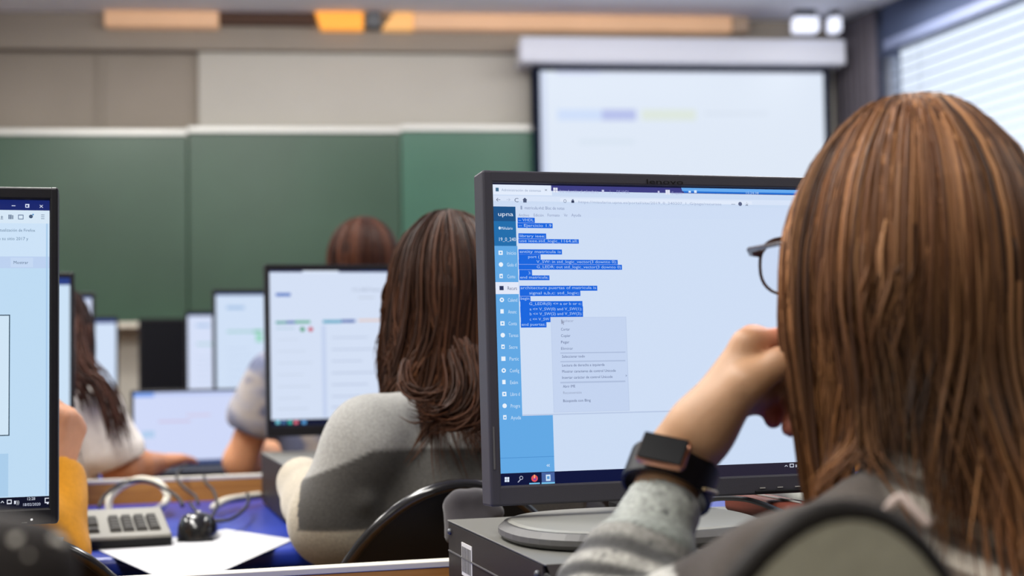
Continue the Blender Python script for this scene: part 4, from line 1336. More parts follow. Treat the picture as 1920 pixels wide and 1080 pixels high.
w = MB(KT); w.box(-0.449, -0.001, -0.002, 0.004, -0.0175, -0.006, 0.001); w.build('front_shade', M['dark'], kb)  # black strip stands in for the shade below the keyboard's front
w = MB(KT)
def keys(x0, nx, y0, ny, px=0.019, skip=()):
    for i in range(nx):
        for j in range(ny):
            if (i, j) in skip: continue
            T = Matrix.Identity(4)
            x = x0 + i * px; y = y0 + j * 0.019
            v = [(x, y, 0.0005), (x + 0.017, y, 0.0005), (x + 0.017, y + 0.015, 0.0005), (x, y + 0.015, 0.0005), (x + 0.0025, y + 0.003, 0.0065), (x + 0.0145, y + 0.003, 0.0065), (x + 0.0145, y + 0.0125, 0.0065), (x + 0.0025, y + 0.0125, 0.0065)]
            w._new(v, [(4, 5, 6, 7), (0, 1, 5, 4), (1, 2, 6, 5), (2, 3, 7, 6), (3, 0, 4, 7)])
keys(-0.088, 4, 0.022, 5)
keys(-0.158, 3, 0.060, 3); keys(-0.158, 3, 0.022, 1); keys(-0.139, 1, 0.041, 1)
keys(-0.44, 14, 0.022, 5)
w.build('keys', M['key'], kb)
for x in (-0.42, -0.05):
    w = MB(frame(V3(*(kc + ak * x + nk * 0.165)), ak, nk, Z)); w.box(-0.012, 0.012, -0.004, 0.004, 0.7458 - kc[2], -0.0), w.build('foot', M['dark'], kb)

pa = [PZ(182, 1030, 0.7465), PZ(424, 992, 0.7465), PZ(551, 1011, 0.7465), PZ(344, 1104, 0.7465)]
w = MB()
w.grid(lambda u, v: tuple((1 - u) * ((1 - v) * pa[0] + v * pa[3]) + u * ((1 - v) * pa[1] + v * pa[2])), 12, 12)
po = w.build('sheet_of_paper', M['paper'], None, True); tag(po, 'large white sheet of paper under the mouse, corner over the desk edge', 'paper')

mc = PZ(377, 1014, 0.747); mc = mc + nk * 0.045
ym = TH + math.radians(-8)
am = V3(math.cos(ym), math.sin(ym), 0); nm = V3(-math.sin(ym), math.cos(ym), 0)
MT = frame(V3(mc[0], mc[1], 0.7475), am, nm, Z)
ms = thing('computer_mouse', 'glossy black mouse on the white sheet of paper', 'mouse', (mc[0], mc[1], 0.7475), ym)
w = MB(MT)
def mfn(u, v):
    t = 2 * PI * u; ph = v * PI / 2
    x = 0.031 * math.copysign(abs(math.cos(t)) ** 0.75, math.cos(t)) * math.cos(ph) ** 0.55
    y = 0.054 * math.copysign(abs(math.sin(t)) ** 0.8, math.sin(t)) * math.cos(ph) ** 0.6
    z = 0.001 + 0.037 * math.sin(ph) ** 0.9 * (1 - 0.18 * (y / 0.054))
    return x, y, z
w.grid(mfn, 36, 12, closed_u=True); w.build('shell', M['mouse'], ms, True)
w = MB(MT); w.tube([(0, 0.024, 0.0335), (0, 0.030, 0.0345), (0, 0.036, 0.0330)], 0.004, 8); w.build('scroll_wheel', M['silver'], ms, True)
w = MB(MT); w.box(-0.027, 0.027, -0.048, 0.048, 0.0, 0.0015); w.build('sole', M['dark'], ms)

# ------------------------------------------------------------------ cables
def spline(pts, n=60):
    pts = [np.asarray(p, float) for p in pts]
    pts = [2 * pts[0] - pts[1]] + pts + [2 * pts[-1] - pts[-2]]
    o = []
    m = len(pts) - 3
    for i in range(m):
        p0, p1, p2, p3 = pts[i:i + 4]
        for t in np.linspace(0, 1, max(2, n // m), endpoint=False):
            o.append(0.5 * ((2 * p1) + (-p0 + p2) * t + (2 * p0 - 5 * p1 + 4 * p2 - p3) * t * t + (-p0 + 3 * p1 - 3 * p2 + p3) * t ** 3))
    o.append(pts[-2])
    return o
def cable(pts, r, label, m, name='cable', n=60):
    w = MB(); w.tube(spline(pts, n), r, 7)
    o = w.build(name, m, None, True)
    return tag(o, label, 'cable')
cable([PZ(204, 960, 0.752), P(206, 934, 2.61), P(228, 912, 2.66), P(262, 899, 2.70), P(296, 906, 2.68), P(313, 926, 2.62), P(309, 944, 2.54), PZ(296, 956, 0.752)], 0.0068, 'thick cream cable arching up behind the keyboard', M['whitecable'])
cable([P(400, 952, 2.56), P(420, 940, 2.62), P(450, 934, 2.68), P(486, 929, 2.74)], 0.0075, 'cream cable lying along the foot of the wooden panel', M['whitecable'])
def PC(k, px, py, d):
    return P(px, py, d - k)
cable([PC(0.05, 186, 950, 2.50), PC(0.05, 198, 928, 2.62), PC(0.05, 232, 905, 2.70), PC(0.05, 275, 902, 2.68), PC(0.05, 312, 918, 2.62), PC(0.05, 336, 936, 2.56), PC(0.05, 342, 948, 2.50)], 0.0035, 'black cable looping beside the cream one behind the keyboard', M['blackcable'])
cable([P(352, 870, 2.86), P(338, 880, 2.80), P(332, 897, 2.74), P(346, 915, 2.68), P(366, 930, 2.62), P(372, 946, 2.54)], 0.0030, 'thin black cable hanging over the wooden panel left of the mouse cable', M['blackcable'])
cable([PC(0.085, 383, 892, 2.80), PC(0.085, 386, 905, 2.74), PC(0.085, 400, 920, 2.68), PC(0.085, 407, 945, 2.58), PC(0.085, 398, 968, 2.46), PC(0.085, 384, 988, 2.33), mc + nm * 0.056 + Z * 0.012], 0.0028, 'black mouse cable running from the panel to the mouse', M['blackcable'])
cable([PC(0.13, 464, 925, 2.72), PC(0.13, 466, 940, 2.62), PC(0.13, 455, 958, 2.52), PC(0.13, 430, 974, 2.42), PC(0.13, 400, 975, 2.42), PC(0.13, 372, 962, 2.48), PC(0.13, 357, 944, 2.56)], 0.0028, 'thin black cable in a wide loop right of the mouse', M['blackcable'])
cable([P(1310, 941, 1.66), P(1345, 935, 1.58), P(1385, 935, 1.52), P(1420, 942, 1.46), P(1465, 960, 1.39), P(1500, 980, 1.35), P(1530, 988, 1.33)], 0.0028, 'black cable running behind the round stand of the sharp monitor', M['blackcable'])

# pencil case and crumpled clear bag beside the stand
e0 = P(1356, 950, 1.60); e1 = P(1462, 950, 1.47)
ex = nrm((e1 - e0) * V3(1, 1, 0)); ey = np.cross(Z, ex)
T = frame(V3(e0[0], e0[1], 0), ex, ey, Z)
cbx = thing('pencil_case', 'red brown pencil case on the flat computer, right of the round stand', 'pencil case', V3(e0[0], e0[1], 0.845) + ex * 0.07)
w = MB(T); w.box(0, 0.15, 0.0, 0.042, 0.8452, 0.8655, 0.006, 3); w.build('body', M['redbrown'], cbx, True, 40)
w = MB(T); w.tube([(0.006, 0.02, 0.8662), (0.144, 0.02, 0.8662)], 0.0014, 6); w.build('zip', M['silver'], cbx)
# ------------------------------------------------------------------ chairs
def chair(label, cx, cy, yaw, top=0.86, inner=None, group=None, a=0.205, rim=None, rr=0.0085):
    """black shell chair: local y points to the sitter's front, backrest at y = 0"""
    x = V3(math.cos(yaw), math.sin(yaw), 0); y = V3(-math.sin(yaw), math.cos(yaw), 0)
    cx, cy = (V3(cx, cy, 0) + y * 0.07)[:2]      # given: the topmost point of the backrest
    T = frame((cx, cy, 0), x, y, Z)
    o = thing('shell_chair', label, 'chair', (cx, cy, 0), yaw, group)
    b = 0.37
    zc = top - b
    n = 40
    def out(k, s=1.0, d=0.0):
        t = PI * k / n
        xx = a * s * math.cos(t); zz = zc + b * s * math.sin(t)
        yy = -0.05 + 0.06 * (a / 0.205) ** 2 * (xx / a) ** 2 - 0.02 * (zz - zc) / b + d
        return (xx, yy, zz)
    w = MB(T)
    rings = [1.0, 0.94, 0.8, 0.6, 0.4, 0.2, 0.02]
    for d, flip in ((0.0, 0), (0.012, 1)):
        vs = [out(k, s, d) for s in rings for k in range(n + 1)]
        fs = []
        for i in range(len(rings) - 1):
            for k in range(n):
                fs.append((i * (n + 1) + k, i * (n + 1) + k + 1, (i + 1) * (n + 1) + k + 1, (i + 1) * (n + 1) + k))
        w._new(vs, fs)
    e0 = [out(k, 1.0, 0.0) for k in range(n + 1)]; e1 = [out(k, 1.0, 0.012) for k in range(n + 1)]
    w._new(e0 + e1, [(k, k + 1, n + 2 + k, n + 1 + k) for k in range(n)])
    
    w.build('backrest', inner or M['chair'], o, True, 40)
    w = MB(T); w.tube([out(k, 1.005, 0.006) for k in range(n + 1)], rr, 8); w.build('edging', rim or M['chairrim'], o, True)
    w = MB(T); w.box(-0.21, 0.21, 0.03, 0.38, 0.425, 0.44, 0.007, 2); w.build('seat', M['chair'], o, True, 40)
    for sx in (-0.18, 0.18):
        w = MB(T); w.tube([(sx, 0.10, 0.424), (sx * 1.1, 0.03, 0.004)], 0.011, 8); w.build('leg', M['steel'], o)
        w = MB(T); w.tube([(sx, 0.34, 0.424), (sx * 1.1, 0.37, 0.004)], 0.011, 8); w.build('leg', M['steel'], o)
    w = MB(T); w.tube([(-0.05, 0.10, 0.416), (-0.05, -0.035, 0.416), (-0.05, -0.064, zc + 0.1)], 0.009, 8); w.tube([(0.05, 0.10, 0.416), (0.05, -0.035, 0.416), (0.05, -0.064, zc + 0.1)], 0.009, 8); w.build('back_support', M['steel'], o)
    return o

g = P(868, 930, 1.755)
chair('black shell chair with glossy edging behind the person in the grey colour-block sweater', g[0], g[1], TH, 0.862)
g = P(30, 1006, 1.62)
chair('black shell chair with glossy edging, showing below the left monitor', g[0], g[1], TH + 0.1, 0.818)
g = P(1590, 955, 0.642)
chair('shell chair back with painted grey sheen and black rim behind the person with glasses', g[0], g[1], TH, 0.946, M['chair_sheen'], a=0.125, rim=mat('matt brown black edging', (22, 18, 15), 0.6, 0.2), rr=0.0068)

# folded grey scarf over the back of the student's chair
sf = []
for px, py, d in ((850, 945, 1.715), (862, 938, 1.71), (893, 935, 1.715), (915, 936, 1.72), (936, 962, 1.71)):
    sf.append(P(px, py, d))
pr = [cap(sf[i], sf[i + 1], 0.0115, 0.0115, 0.006) for i in range(3)] + [cap(sf[3], sf[4], 0.0115, 0.008, 0.006)]
pr += [cap(sf[i] - Z * 0.006, sf[i] - Z * 0.035 - V3(0, 0.016, 0), 0.010, 0.009, 0.006) for i in range(4)]
pr += [cap((sf[i] + sf[i + 1]) / 2 - Z * 0.006, (sf[i] + sf[i + 1]) / 2 - Z * 0.035 - V3(0, 0.016, 0), 0.010, 0.009, 0.006) for i in range(3)]
scf = solid('scarf', pr, 0.003, mat('grey fleece', (66, 63, 66), 0.9, 0.1, noise=0.06, nscale=120, sheen=0.3), None, folds=0.002, fscale=60)
tag(scf, 'grey scarf folded over the black chair back, behind the flat dark computer', 'scarf')

# dark speckled jacket, very close to the viewer, over a chair back in the lower left corner
jc = P(6, 1075, 0.53)
g = V3(-0.395, 0.545, 0)
chair('black shell chair carrying the dark speckled jacket in the lower left corner', g[0], g[1], TH, 0.930)
pr = []
for i in range(7):
    t = i / 6
    c_ = V3(g[0], g[1], 0) + A * (-0.222 + 0.40 * t) - N * 0.045 + Z * (0.957 - 0.05 * (2 * t - 1.25) ** 2)
    pr.append(ell(c_, (0.032, 0.026, 0.034), None, 0.03))
    pr.append(cap(c_, c_ - Z * 0.36 - V3(0, 0.015, 0), 0.030, 0.034, 0.03))
def jpaint(V):
    c = np.tile(np.array(lin((27, 21, 18))), (len(V), 1))
    k = np.random.default_rng(2).random(len(V)) < 0.035
    c[k] = lin((235, 228, 215))
    return c
jk = solid('jacket', pr, 0.0028, mat('dark speckled bouclé', (40, 34, 32), 0.75, 0.3, attr=True, noise=0.25, nscale=300, bump=0.4, bscale=400), None, paint=jpaint, folds=0.004, fscale=90)
tag(jk, 'dark brown speckled jacket, out of focus, draped over the chair in the lower left corner', 'jacket')

# crumpled clear bag on the desk
bgp = P(1478, 950, 1.635)
pr = [ell(V3(bgp[0], bgp[1], 0.80), (0.042, 0.03, 0.058), None, 0.02), cap(V3(bgp[0] - 0.012, bgp[1], 0.83), V3(bgp[0] - 0.028, bgp[1], 0.868), 0.016, 0.010, 0.02), cap(V3(bgp[0] + 0.02, bgp[1], 0.84), V3(bgp[0] + 0.03, bgp[1], 0.875), 0.014, 0.010, 0.02)]
bg_ = solid('plastic_bag', pr, 0.003, mat('milky plastic', (214, 216, 206), 0.3, 0.5, noise=0.25, nscale=70), None, folds=0.006, fscale=130)
tag(bg_, 'crumpled milky white plastic bag on the near desk right of the red brown pencil case', 'bag')

# ------------------------------------------------------------------ people
SK = dict(rough=0.5, spec=0.35, sss=0.12, noise=0.05, nscale=60, bump=0.05, bscale=500, attr=True)
MSKIN = mat('skin', (214, 164, 130), **SK)
MHAIR = mat('hair', (90, 55, 32), 0.5, 0.15, attr=True)
MKNIT = mat('knit', (150, 150, 145), 0.9, 0.15, attr=True, noise=0.16, nscale=260, bump=0.35, bscale=420, sheen=0.25)
MCOT = mat('cotton', (200, 200, 200), 0.85, 0.2, attr=True, noise=0.05, nscale=90, bump=0.12, bscale=300, sheen=0.15)
MJEAN = mat('denim', (48, 56, 80), 0.85, 0.2, noise=0.15, nscale=200)
MSHOE = mat('shoe', (60, 58, 60), 0.6, 0.3)
MEYE = mat('eye', (235, 232, 228), 0.2, 0.5)

def flat_col(c, var=0.0, seed=0):
    def f(V):
        o = np.tile(np.array(lin(c)), (len(V), 1))
        if var: o = o * (1 + var * vnoise(V, 35, seed))[:, None]
        return o
    return f

def dirs(yaw):
    """yaw: turn to the left of straight ahead (+y). returns forward, left"""
    f = V3(-math.sin(yaw), math.cos(yaw), 0)
    return f, V3(-f[1], f[0], 0)

def lower_body(root, hip, f, l, hm, trouser=True):
    """seated legs: trousers and shoes as clothing"""
    pr = [ell(hip + Z * 0.02, V3(0.165, 0.115, 0.10), np.stack([l, f, Z], 1), 0.03)]
    sh = []
    for s in (1, -1):
        h0 = hip + l * 0.09 * s; k0 = hip + l * 0.11 * s + f * 0.40 + Z * 0.0; a0 = V3(k0[0], k0[1], 0.10) + f * 0.02
        pr += [cap(h0, k0, 0.082, 0.060, 0.03), cap(k0, a0, 0.058, 0.045, 0.02)]
        sh += [(a0 - Z * 0.055, a0 - Z * 0.062 + f * 0.15)]
    solid('trousers', pr, 0.009, MJEAN, root)
    for a, b in sh:
        solid('shoe', [cap(a - Z * 0.005, b - Z * 0.003, 0.036, 0.030, 0.02), cap(a, a + Z * 0.06, 0.034, 0.036, 0.02)], 0.006, MSHOE, root)

def upper(c, f, l, u, nb, sh, hip, fb, lb, r=0.0):
    """neck and torso prims; sh = (left, right) shoulder joints"""
    mid = (sh[0] + sh[1]) / 2
    R = np.stack([lb, fb, Z], 1)
    ch = mid - Z * 0.135 + fb * 0.01
    be = (ch + hip) / 2 - Z * 0.03
    hw = np.linalg.norm(sh[0] - sh[1]) / 2
    p = [ell(ch, V3(hw * 0.88 + r, 0.082 + r, 0.150 + r), R, 0.03), ell(be, V3(0.125 + r, 0.080 + r, 0.16), R, 0.03), ell(hip + Z * 0.04, V3(0.15 + r, 0.092 + r, 0.11), R, 0.03)]
    for s in sh:
        p.append(cap(nb - Z * 0.012, s + Z * 0.0, 0.034 + r * 0.7, 0.036 + r * 0.7, 0.03))
    return p

def person(label, c, yaw, byaw, sh_off, hip, skin, arms, hairfn, garment, h=0.004, hs=1.0, tilt=(0, 0), eyes=True, legs=True, neckback=0.03, shw=0.165, gh=None):
    f, l = dirs(yaw); fb, lb = dirs(byaw)
    u = nrm(Z + f * tilt[0] + l * tilt[1]); f = nrm(f - u * (f @ u)); l = np.cross(u, f)
    root = thing('person', label, 'person', (hip[0], hip[1], 0.0), byaw)
    nb = c - u * 0.155 * hs - f * neckback
    mid = np.asarray(sh_off, float)
    sh = (mid + lb * shw, mid - lb * shw)
    pr = head_prims(c, f, l, u, hs)
    pr += [cap(c - u * 0.06 * hs - f * 0.018, nb, 0.050 * hs, 0.054, 0.03)] + upper(c, f, l, u, nb, sh, hip, fb, lb, -0.004)
    hands = []
    for i, a in enumerate(arms):
        if a is None: continue
        s = sh[i]
        k = a.get('th', 1.0); q = a['e'] * 0.6 + a['w'] * 0.4
        pr += [cap(s, a['e'], 0.044 * k, 0.036 * k, 0.03), cap(a['e'], q, 0.037 * k, 0.037 * k, 0.02), cap(q, a['w'], 0.037 * k, 0.0232, 0.02)]
        pr += a['hand']
    def paint(V):
        o = np.tile(np.array(lin(skin)), (len(V), 1))
        for a in arms:
            if a is None: continue
            for (q, r_, col) in a.get('paint', []):
                wt = np.exp(-((V - q) ** 2).sum(1) / (2 * r_ * r_))[:, None]
                o = o * (1 - wt) + np.array(lin(col)) * wt
        return o
    body = solid('body', pr, h, MSKIN, root, paint, it=2)
    if eyes:
        for s in (1, -1):
            w = MB(); w.sphere(c + (l * 0.032 * s + f * 0.083 - u * 0.004) * hs, 0.0125 * hs, 10); w.build('eye', MEYE, root, True)
    if legs: lower_body(root, hip, fb, lb, None)
    garment(root, dict(c=c, f=f, l=l, u=u, fb=fb, lb=lb, sh=sh, nb=nb, hip=hip, arms=arms))
    hairfn(root, c, f, l, u)
    return root, dict(c=c, f=f, l=l, u=u, fb=fb, lb=lb, sh=sh, nb=nb)

def arm(e, w, hand=None, th=1.0, thumb=None, pn=None, d=None, curl=0.6, s=1.0, paint=()):
    e = np.asarray(e, float); w = np.asarray(w, float)
    if hand is None:
        hand = hand_prims(w, d if d is not None else w - e, pn if pn is not None else V3(0, 0, -1), thumb if thumb is not None else V3(1, 0, 0), curl, s)
    return dict(e=e, w=w, hand=hand, paint=list(paint), th=th)

def locks(root, specs, m, c, r=0.0013, n=26, seed=1, jit=0.004):
    rg = np.random.default_rng(seed)
    w = MB()
    for pts in specs:
        pts = [np.asarray(p, float) for p in pts]
        for _ in range(n):
            o = rg.normal(size=3) * jit
            q = spline([p + o * (0.5 + 0.9 * i / len(pts)) + rg.normal(size=3) * jit * 0.35 for i, p in enumerate(pts)], 14)
            k = len(q)
            w.cur = rgba(np.clip(np.array(c, float) * rg.uniform(0.7, 1.25), 0, 255))
            w.tube(q, [r * min(1, (1.03 - i / (k - 1)) * 3) for i in range(k)], 4, cap=False)
    return w.build('loose_locks', m, root, True)

# --- the woman with glasses ------------------------------------------------
yawN = math.radians(17)
fN, lN = dirs(yawN)
hc = P(1716, 500, 1.03)
dome = hc.copy()                      # centre of the hair dome
cN = hc + V3(0, 0, 0.008) + fN * 0.004
W_ = P(1273, 852, 1.075)
E_ = V3(0.055, 0.985, 0.797)
hp = []
def J(px, py, d): return P(px, py, d)
# palm: four metacarpals, index side nearest the viewer
mcp = [J(1402, 647, 1.062), J(1412, 640, 1.082), J(1420, 648, 1.102), J(1424, 664, 1.120)]
wr = [W_ + (mcp[0] - mcp[3]) * k for k in (0.20, 0.07, -0.07, -0.20)]
for i in range(4):
    hp.append(cap(wr[i], mcp[i], 0.0150, 0.0118, 0.014))
pip = [J(1480, 634, 1.070), J(1488, 650, 1.092), J(1484, 668, 1.112), J(1476, 690, 1.126)]
dip = [J(1508, 700, 1.062), J(1494, 732, 1.078), J(1470, 738, 1.096), J(1452, 728, 1.112)]
tip = [J(1504, 762, 1.052), J(1482, 802, 1.062), J(1450, 788, 1.080), J(1440, 752, 1.098)]
rr = [(0.0100, 0.0092, 0.0082, 0.0072), (0.0100, 0.0092, 0.0082, 0.0072), (0.0095, 0.0088, 0.0078, 0.0068), (0.0085, 0.0076, 0.0068, 0.0060)]
for i in range(4):
    a, b, c_, d_ = rr[i]
    hp += [cap(mcp[i], pip[i], a * 1.05, b, 0.008), cap(pip[i], dip[i], b, c_, 0.005), cap(dip[i], tip[i], c_, d_, 0.004)]
# thumb leaves the near side of the palm and closes towards the cheek
t0, t1, t2, t3 = J(1318, 806, 1.058), J(1398, 722, 1.045), J(1462, 680, 1.046), J(1512, 668, 1.052)
hp += [cap(W_ + V3(0.010, -0.002, 0.004), t0, 0.0165, 0.0195, 0.02), cap(t0, t1, 0.0205, 0.0145, 0.016), cap(t1, t2, 0.0138, 0.0110, 0.006), cap(t2, t3, 0.0110, 0.0085, 0.005)]
hp += [ell((t0 + mcp[3]) / 2 + V3(0.004, 0.004, -0.002), (0.020, 0.022, 0.018), None, 0.015), cap(J(1412, 728, 1.075), J(1452, 706, 1.09), 0.015, 0.014, 0.015)]
RED = (206, 118, 96)
armL = arm(E_, W_, hand=hp, th=0.74, paint=[(tip[2], 0.012, (150, 56, 60)), (tip[3], 0.014, (140, 44, 52)), (dip[3], 0.016, (140, 44, 52)), (tip[1], 0.010, (196, 112, 92)), (pip[0], 0.016, RED), (mcp[1], 0.012, (222, 150, 118)), ((mcp[3] + dip[2]) / 2, 0.018, (150, 74, 62))])
shN = V3(0.330, 0.925, 0.866); hipN = V3(0.335, 0.865, 0.545)
armR = arm(V3(0.60, 1.02, 0.82), V3(0.47, 1.22, 0.81), d=V3(-0.35, 1, 0), thumb=V3(-1, 0, 0), curl=0.35)

fw_ = nrm(E_ - W_)
COL = {}
def sweaterN(root, q):
    sh = q['sh']
    R = np.stack([q['lb'], q['fb'], Z], 1)
    cu = W_ + fw_ * 0.043
    pr = upper(q['c'], q['f'], q['l'], q['u'], q['nb'], sh, q['hip'], q['fb'], q['lb'], 0.011)
    pr += [cap(sh[0], E_, 0.052, 0.048, 0.03), cap(cu, cu + fw_ * 0.038, 0.0262, 0.0275, 0.01), cap(cu + fw_ * 0.045, E_ - fw_ * 0.03, 0.0325, 0.045, 0.018), cap(E_ - fw_ * 0.06, E_ , 0.047, 0.044, 0.03)]
    e2, w2 = armR['e'], armR['w']
    pr += [cap(sh[1], e2, 0.052, 0.044, 0.03), cap(e2, w2 - nrm(w2 - e2) * 0.02, 0.046, 0.032, 0.02)]
    COL['N'] = list(pr)
    pr += [ell(q['nb'] + Z * 0.03 - q['f'] * 0.005, V3(0.066, 0.066, 0.035), R, 0.02), ell(cu - fw_ * 0.014, V3(0.0242, 0.0242, 0.0242), None, 0.004, sub=True)]
    def paint(V):
        s = (V - cu) @ fw_
        onarm = (np.linalg.norm((V - cu) - np.outer(s, fw_), axis=1) < 0.075) & (s < 0.24) & (s > -0.03)
        par = np.where(onarm, s * 1.0 + 0.22 * (V[:, 0] - cu[0]) * 0.5, 1.3 - V[:, 2] + 0.15 * V[:, 0])
        n1 = vnoise(V * V3(1, 1, 1), 45, 2)
        par2 = par + 0.003 * n1
        st = np.clip(0.5 + 0.75 * np.sin(par2 * 2 * PI / 0.0205 + 0.9 * np.sin(par2 * 62) + 0.45 * n1), 0, 1)
        st = st * (0.75 + 0.25 * np.sin(par2 * 75 + 1.0))
        o = lerp3(st, [(0, (62, 61, 60)), (0.3, (100, 99, 96)), (0.6, (146, 144, 138)), (1, (178, 176, 169))])
        cuff = onarm & (s < 0.040)
        o[cuff] = lerp3(0.5 + 0.5 * n1[cuff], [(0, (96, 102, 99)), (0.5, (128, 134, 128)), (1, (156, 159, 154))])
        band = onarm & (np.abs(par2 - 0.093) < 0.0065)
        o[band] = lin((26, 25, 26))
        fl = (vnoise(V * V3(1, 1, 2.2), 560, 11) + vnoise(V, 800, 4)) > 1.75
        o[fl] = lin((70, 72, 74))
        # the back: dull brown grey by the near shoulder, pale and dark stripes towards the right
        body_ = ~onarm
        w2 = np.clip((V[:, 0] - 0.235) / 0.03, 0, 1)
        sb = np.clip(0.5 + 1.3 * np.sin((V[:, 2] + 0.45 * V[:, 0]) * 2 * PI / 0.024), 0, 1)
        st2 = np.array(lin((96, 84, 74))) + np.outer(sb, np.array(lin((206, 196, 182))) - np.array(lin((96, 84, 74))))
        dull = lerp3(0.5 + 0.5 * n1, [(0, (54, 47, 42)), (1, (72, 64, 58))])
        bb_ = dull * (1 - w2)[:, None] + st2 * w2[:, None]
        o = o * (1 + 0.16 * np.random.default_rng(3).normal(size=(len(V), 1)))
        sl_ = body_ & (V[:, 0] < 0.10)
        o = np.clip(np.where((body_ & ~sl_)[:, None], bb_, o), 0.002, 0.9)
        return o
    def post(V, Nn):
        s = (V - cu) @ fw_
        onarm = (np.linalg.norm((V - cu) - np.outer(s, fw_), axis=1) < 0.075) & (s < 0.30)
        bulge = np.where(onarm, 0.0010 * np.sin(s * 2 * PI / 0.030 + 3 * (V[:, 0] - cu[0]) / 0.1), 0)
        return V + Nn * bulge[:, None]
    solid('sweater', pr, 0.0032, MKNIT, root, paint, it=2, folds=0.0022, fscale=70, post=post)
    # pale drawstring lying over the shoulder
    w = MB(); w.tube(spline([P(1640, 985, 0.80), P(1668, 950, 0.80), P(1690, 934, 0.80), P(1712, 955, 0.795), P(1742, 985, 0.79)], 30), 0.0028, 7)
    w.build('drawstring', mat('pale cord', (176, 158, 150), 0.8), root, True)

def hairN(root, c, f, l, u):
    # angle: 0 front, + left (towards the screen), pi = back (towards the viewer)
    def zend(a):
        a = np.asarray(a, float)
        back = 0.5 - 0.5 * np.cos(a)                       # 0 front, 1 back
        rt = np.clip(-np.sin(a), 0, 1)
        bl = np.clip(np.sin(a), 0, 1) * np.clip(-np.cos(a), 0, 1) * 2
        return -(0.182 + 0.068 * back + 0.075 * rt - 0.062 * bl)
    def gfac(a, z):
        z = np.minimum(z, 0)
        q = -z
        lf_ = np.clip(np.sin(a), 0, 1)
        bk = np.clip(-np.cos(a), 0, 1)
        rt = np.clip(-np.sin(a), 0, 1)
        g = 1.0 - 0.9 * lf_ * np.clip(q - 0.04, 0, 1) * 1.75
        g = g + bk * np.clip(q - 0.07, 0, 1) * 3.6 + rt * np.clip(q - 0.12, 0, 1) * 2.6
        return g
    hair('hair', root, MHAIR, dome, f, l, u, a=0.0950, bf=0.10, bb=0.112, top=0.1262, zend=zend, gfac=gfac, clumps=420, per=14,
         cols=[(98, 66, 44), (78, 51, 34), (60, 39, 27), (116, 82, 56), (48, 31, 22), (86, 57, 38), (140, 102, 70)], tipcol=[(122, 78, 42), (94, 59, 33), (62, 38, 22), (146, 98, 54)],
         r=0.00105, face=1.12, wave=0.006, npts=18, seed=5, lay=(0.93, 1.0), tipdrop=0.13, shell_len=0.42, spread=0.17, shade_tone=lambda a, t: 1.30 - 0.62 * np.exp(-((t - 0.56) / 0.24) ** 2) * (0.25 + 0.75 * (0.5 + 0.5 * math.cos(a - 2.75)) ** 2) + 0.12 * np.sin(3.0 * a + 4.0 * t) + 0.09 * np.sin(7.3 * a - 3.0 * t + 1.0), cut=lambda a, g: g.uniform(0.045, 0.125) if ((a > 2.2 or a < -0.9) and g.random() < 0.82) else -1, drift=lambda a, s: -0.05 * s, collide=COL['N'], bias=V3(0.15, -0.5, 0.2))  # strand colour also carries painted shade in the middle, paler crown

pN, qN = person('person in glasses and a grey striped knit sweater, hand raised to the face', cN, yawN, math.radians(14), shN, hipN, (176, 136, 103),
       (armL, armR), hairN, sweaterN, h=0.0024, hs=0.98)

# glasses resting on her nose
fG, lG, uG = qN['f'], qN['l'], qN['u']
def G(x, y, z): return cN + lG * x + fG * y + uG * (z + 0.012)
gl = thing('eyeglasses', 'tortoiseshell rimmed glasses worn by the person in the grey striped sweater', 'glasses', G(0, 0.118, -0.01))
MTS = mat('tortoiseshell', (52, 36, 30), 0.25, 0.5, noise=0.3, nscale=160)
for s in (1, -1):
    ring = []
    for k in range(33):
        t = 2 * PI * k / 32
        ex = 0.0265 * math.copysign(abs(math.cos(t)) ** 0.8, math.cos(t)); ez = 0.0225 * math.copysign(abs(math.sin(t)) ** 0.8, math.sin(t))
        ring.append(G(s * 0.036 + ex, 0.122 - 0.004 * abs(ex + s * 0.036) / 0.06, -0.012 + ez))
    w = MB(); w.tube(ring, [0.0021 if 2 < k < 15 else 0.0013 for k in range(33)], 6, cap=False); w.build('rim', MTS, gl, True)
    w = MB(); w._new(ring[:-1], [tuple(range(32))]); w.build('lens', mat_glass('lens glass', (250, 250, 252), 0.06), gl)
    w = MB(); w.tube([G(s * 0.061, 0.119, -0.002), G(s * 0.0700, 0.117, -0.001), G(s * 0.0785, 0.104, 0.0), G(s * 0.0825, 0.06, 0.0), G(s * 0.0850, 0.004, 0.0), G(s * 0.085, -0.015, -0.012)], [0.0032, 0.0034, 0.0022, 0.0018, 0.0018, 0.0018], 6); w.build('temple', MTS, gl, True)
    w = MB(); w.sphere(G(s * 0.0665, 0.1185, 0.001), 0.0026, 6); w.build('hinge', mat('gold metal', (226, 196, 150), 0.25, 0.5, 0.8), gl, True)
w = MB(); w.tube([G(-0.011, 0.122, -0.008), G(0, 0.123, -0.004), G(0.011, 0.122, -0.008)], 0.0014, 6); w.build('bridge', MTS, gl, True)

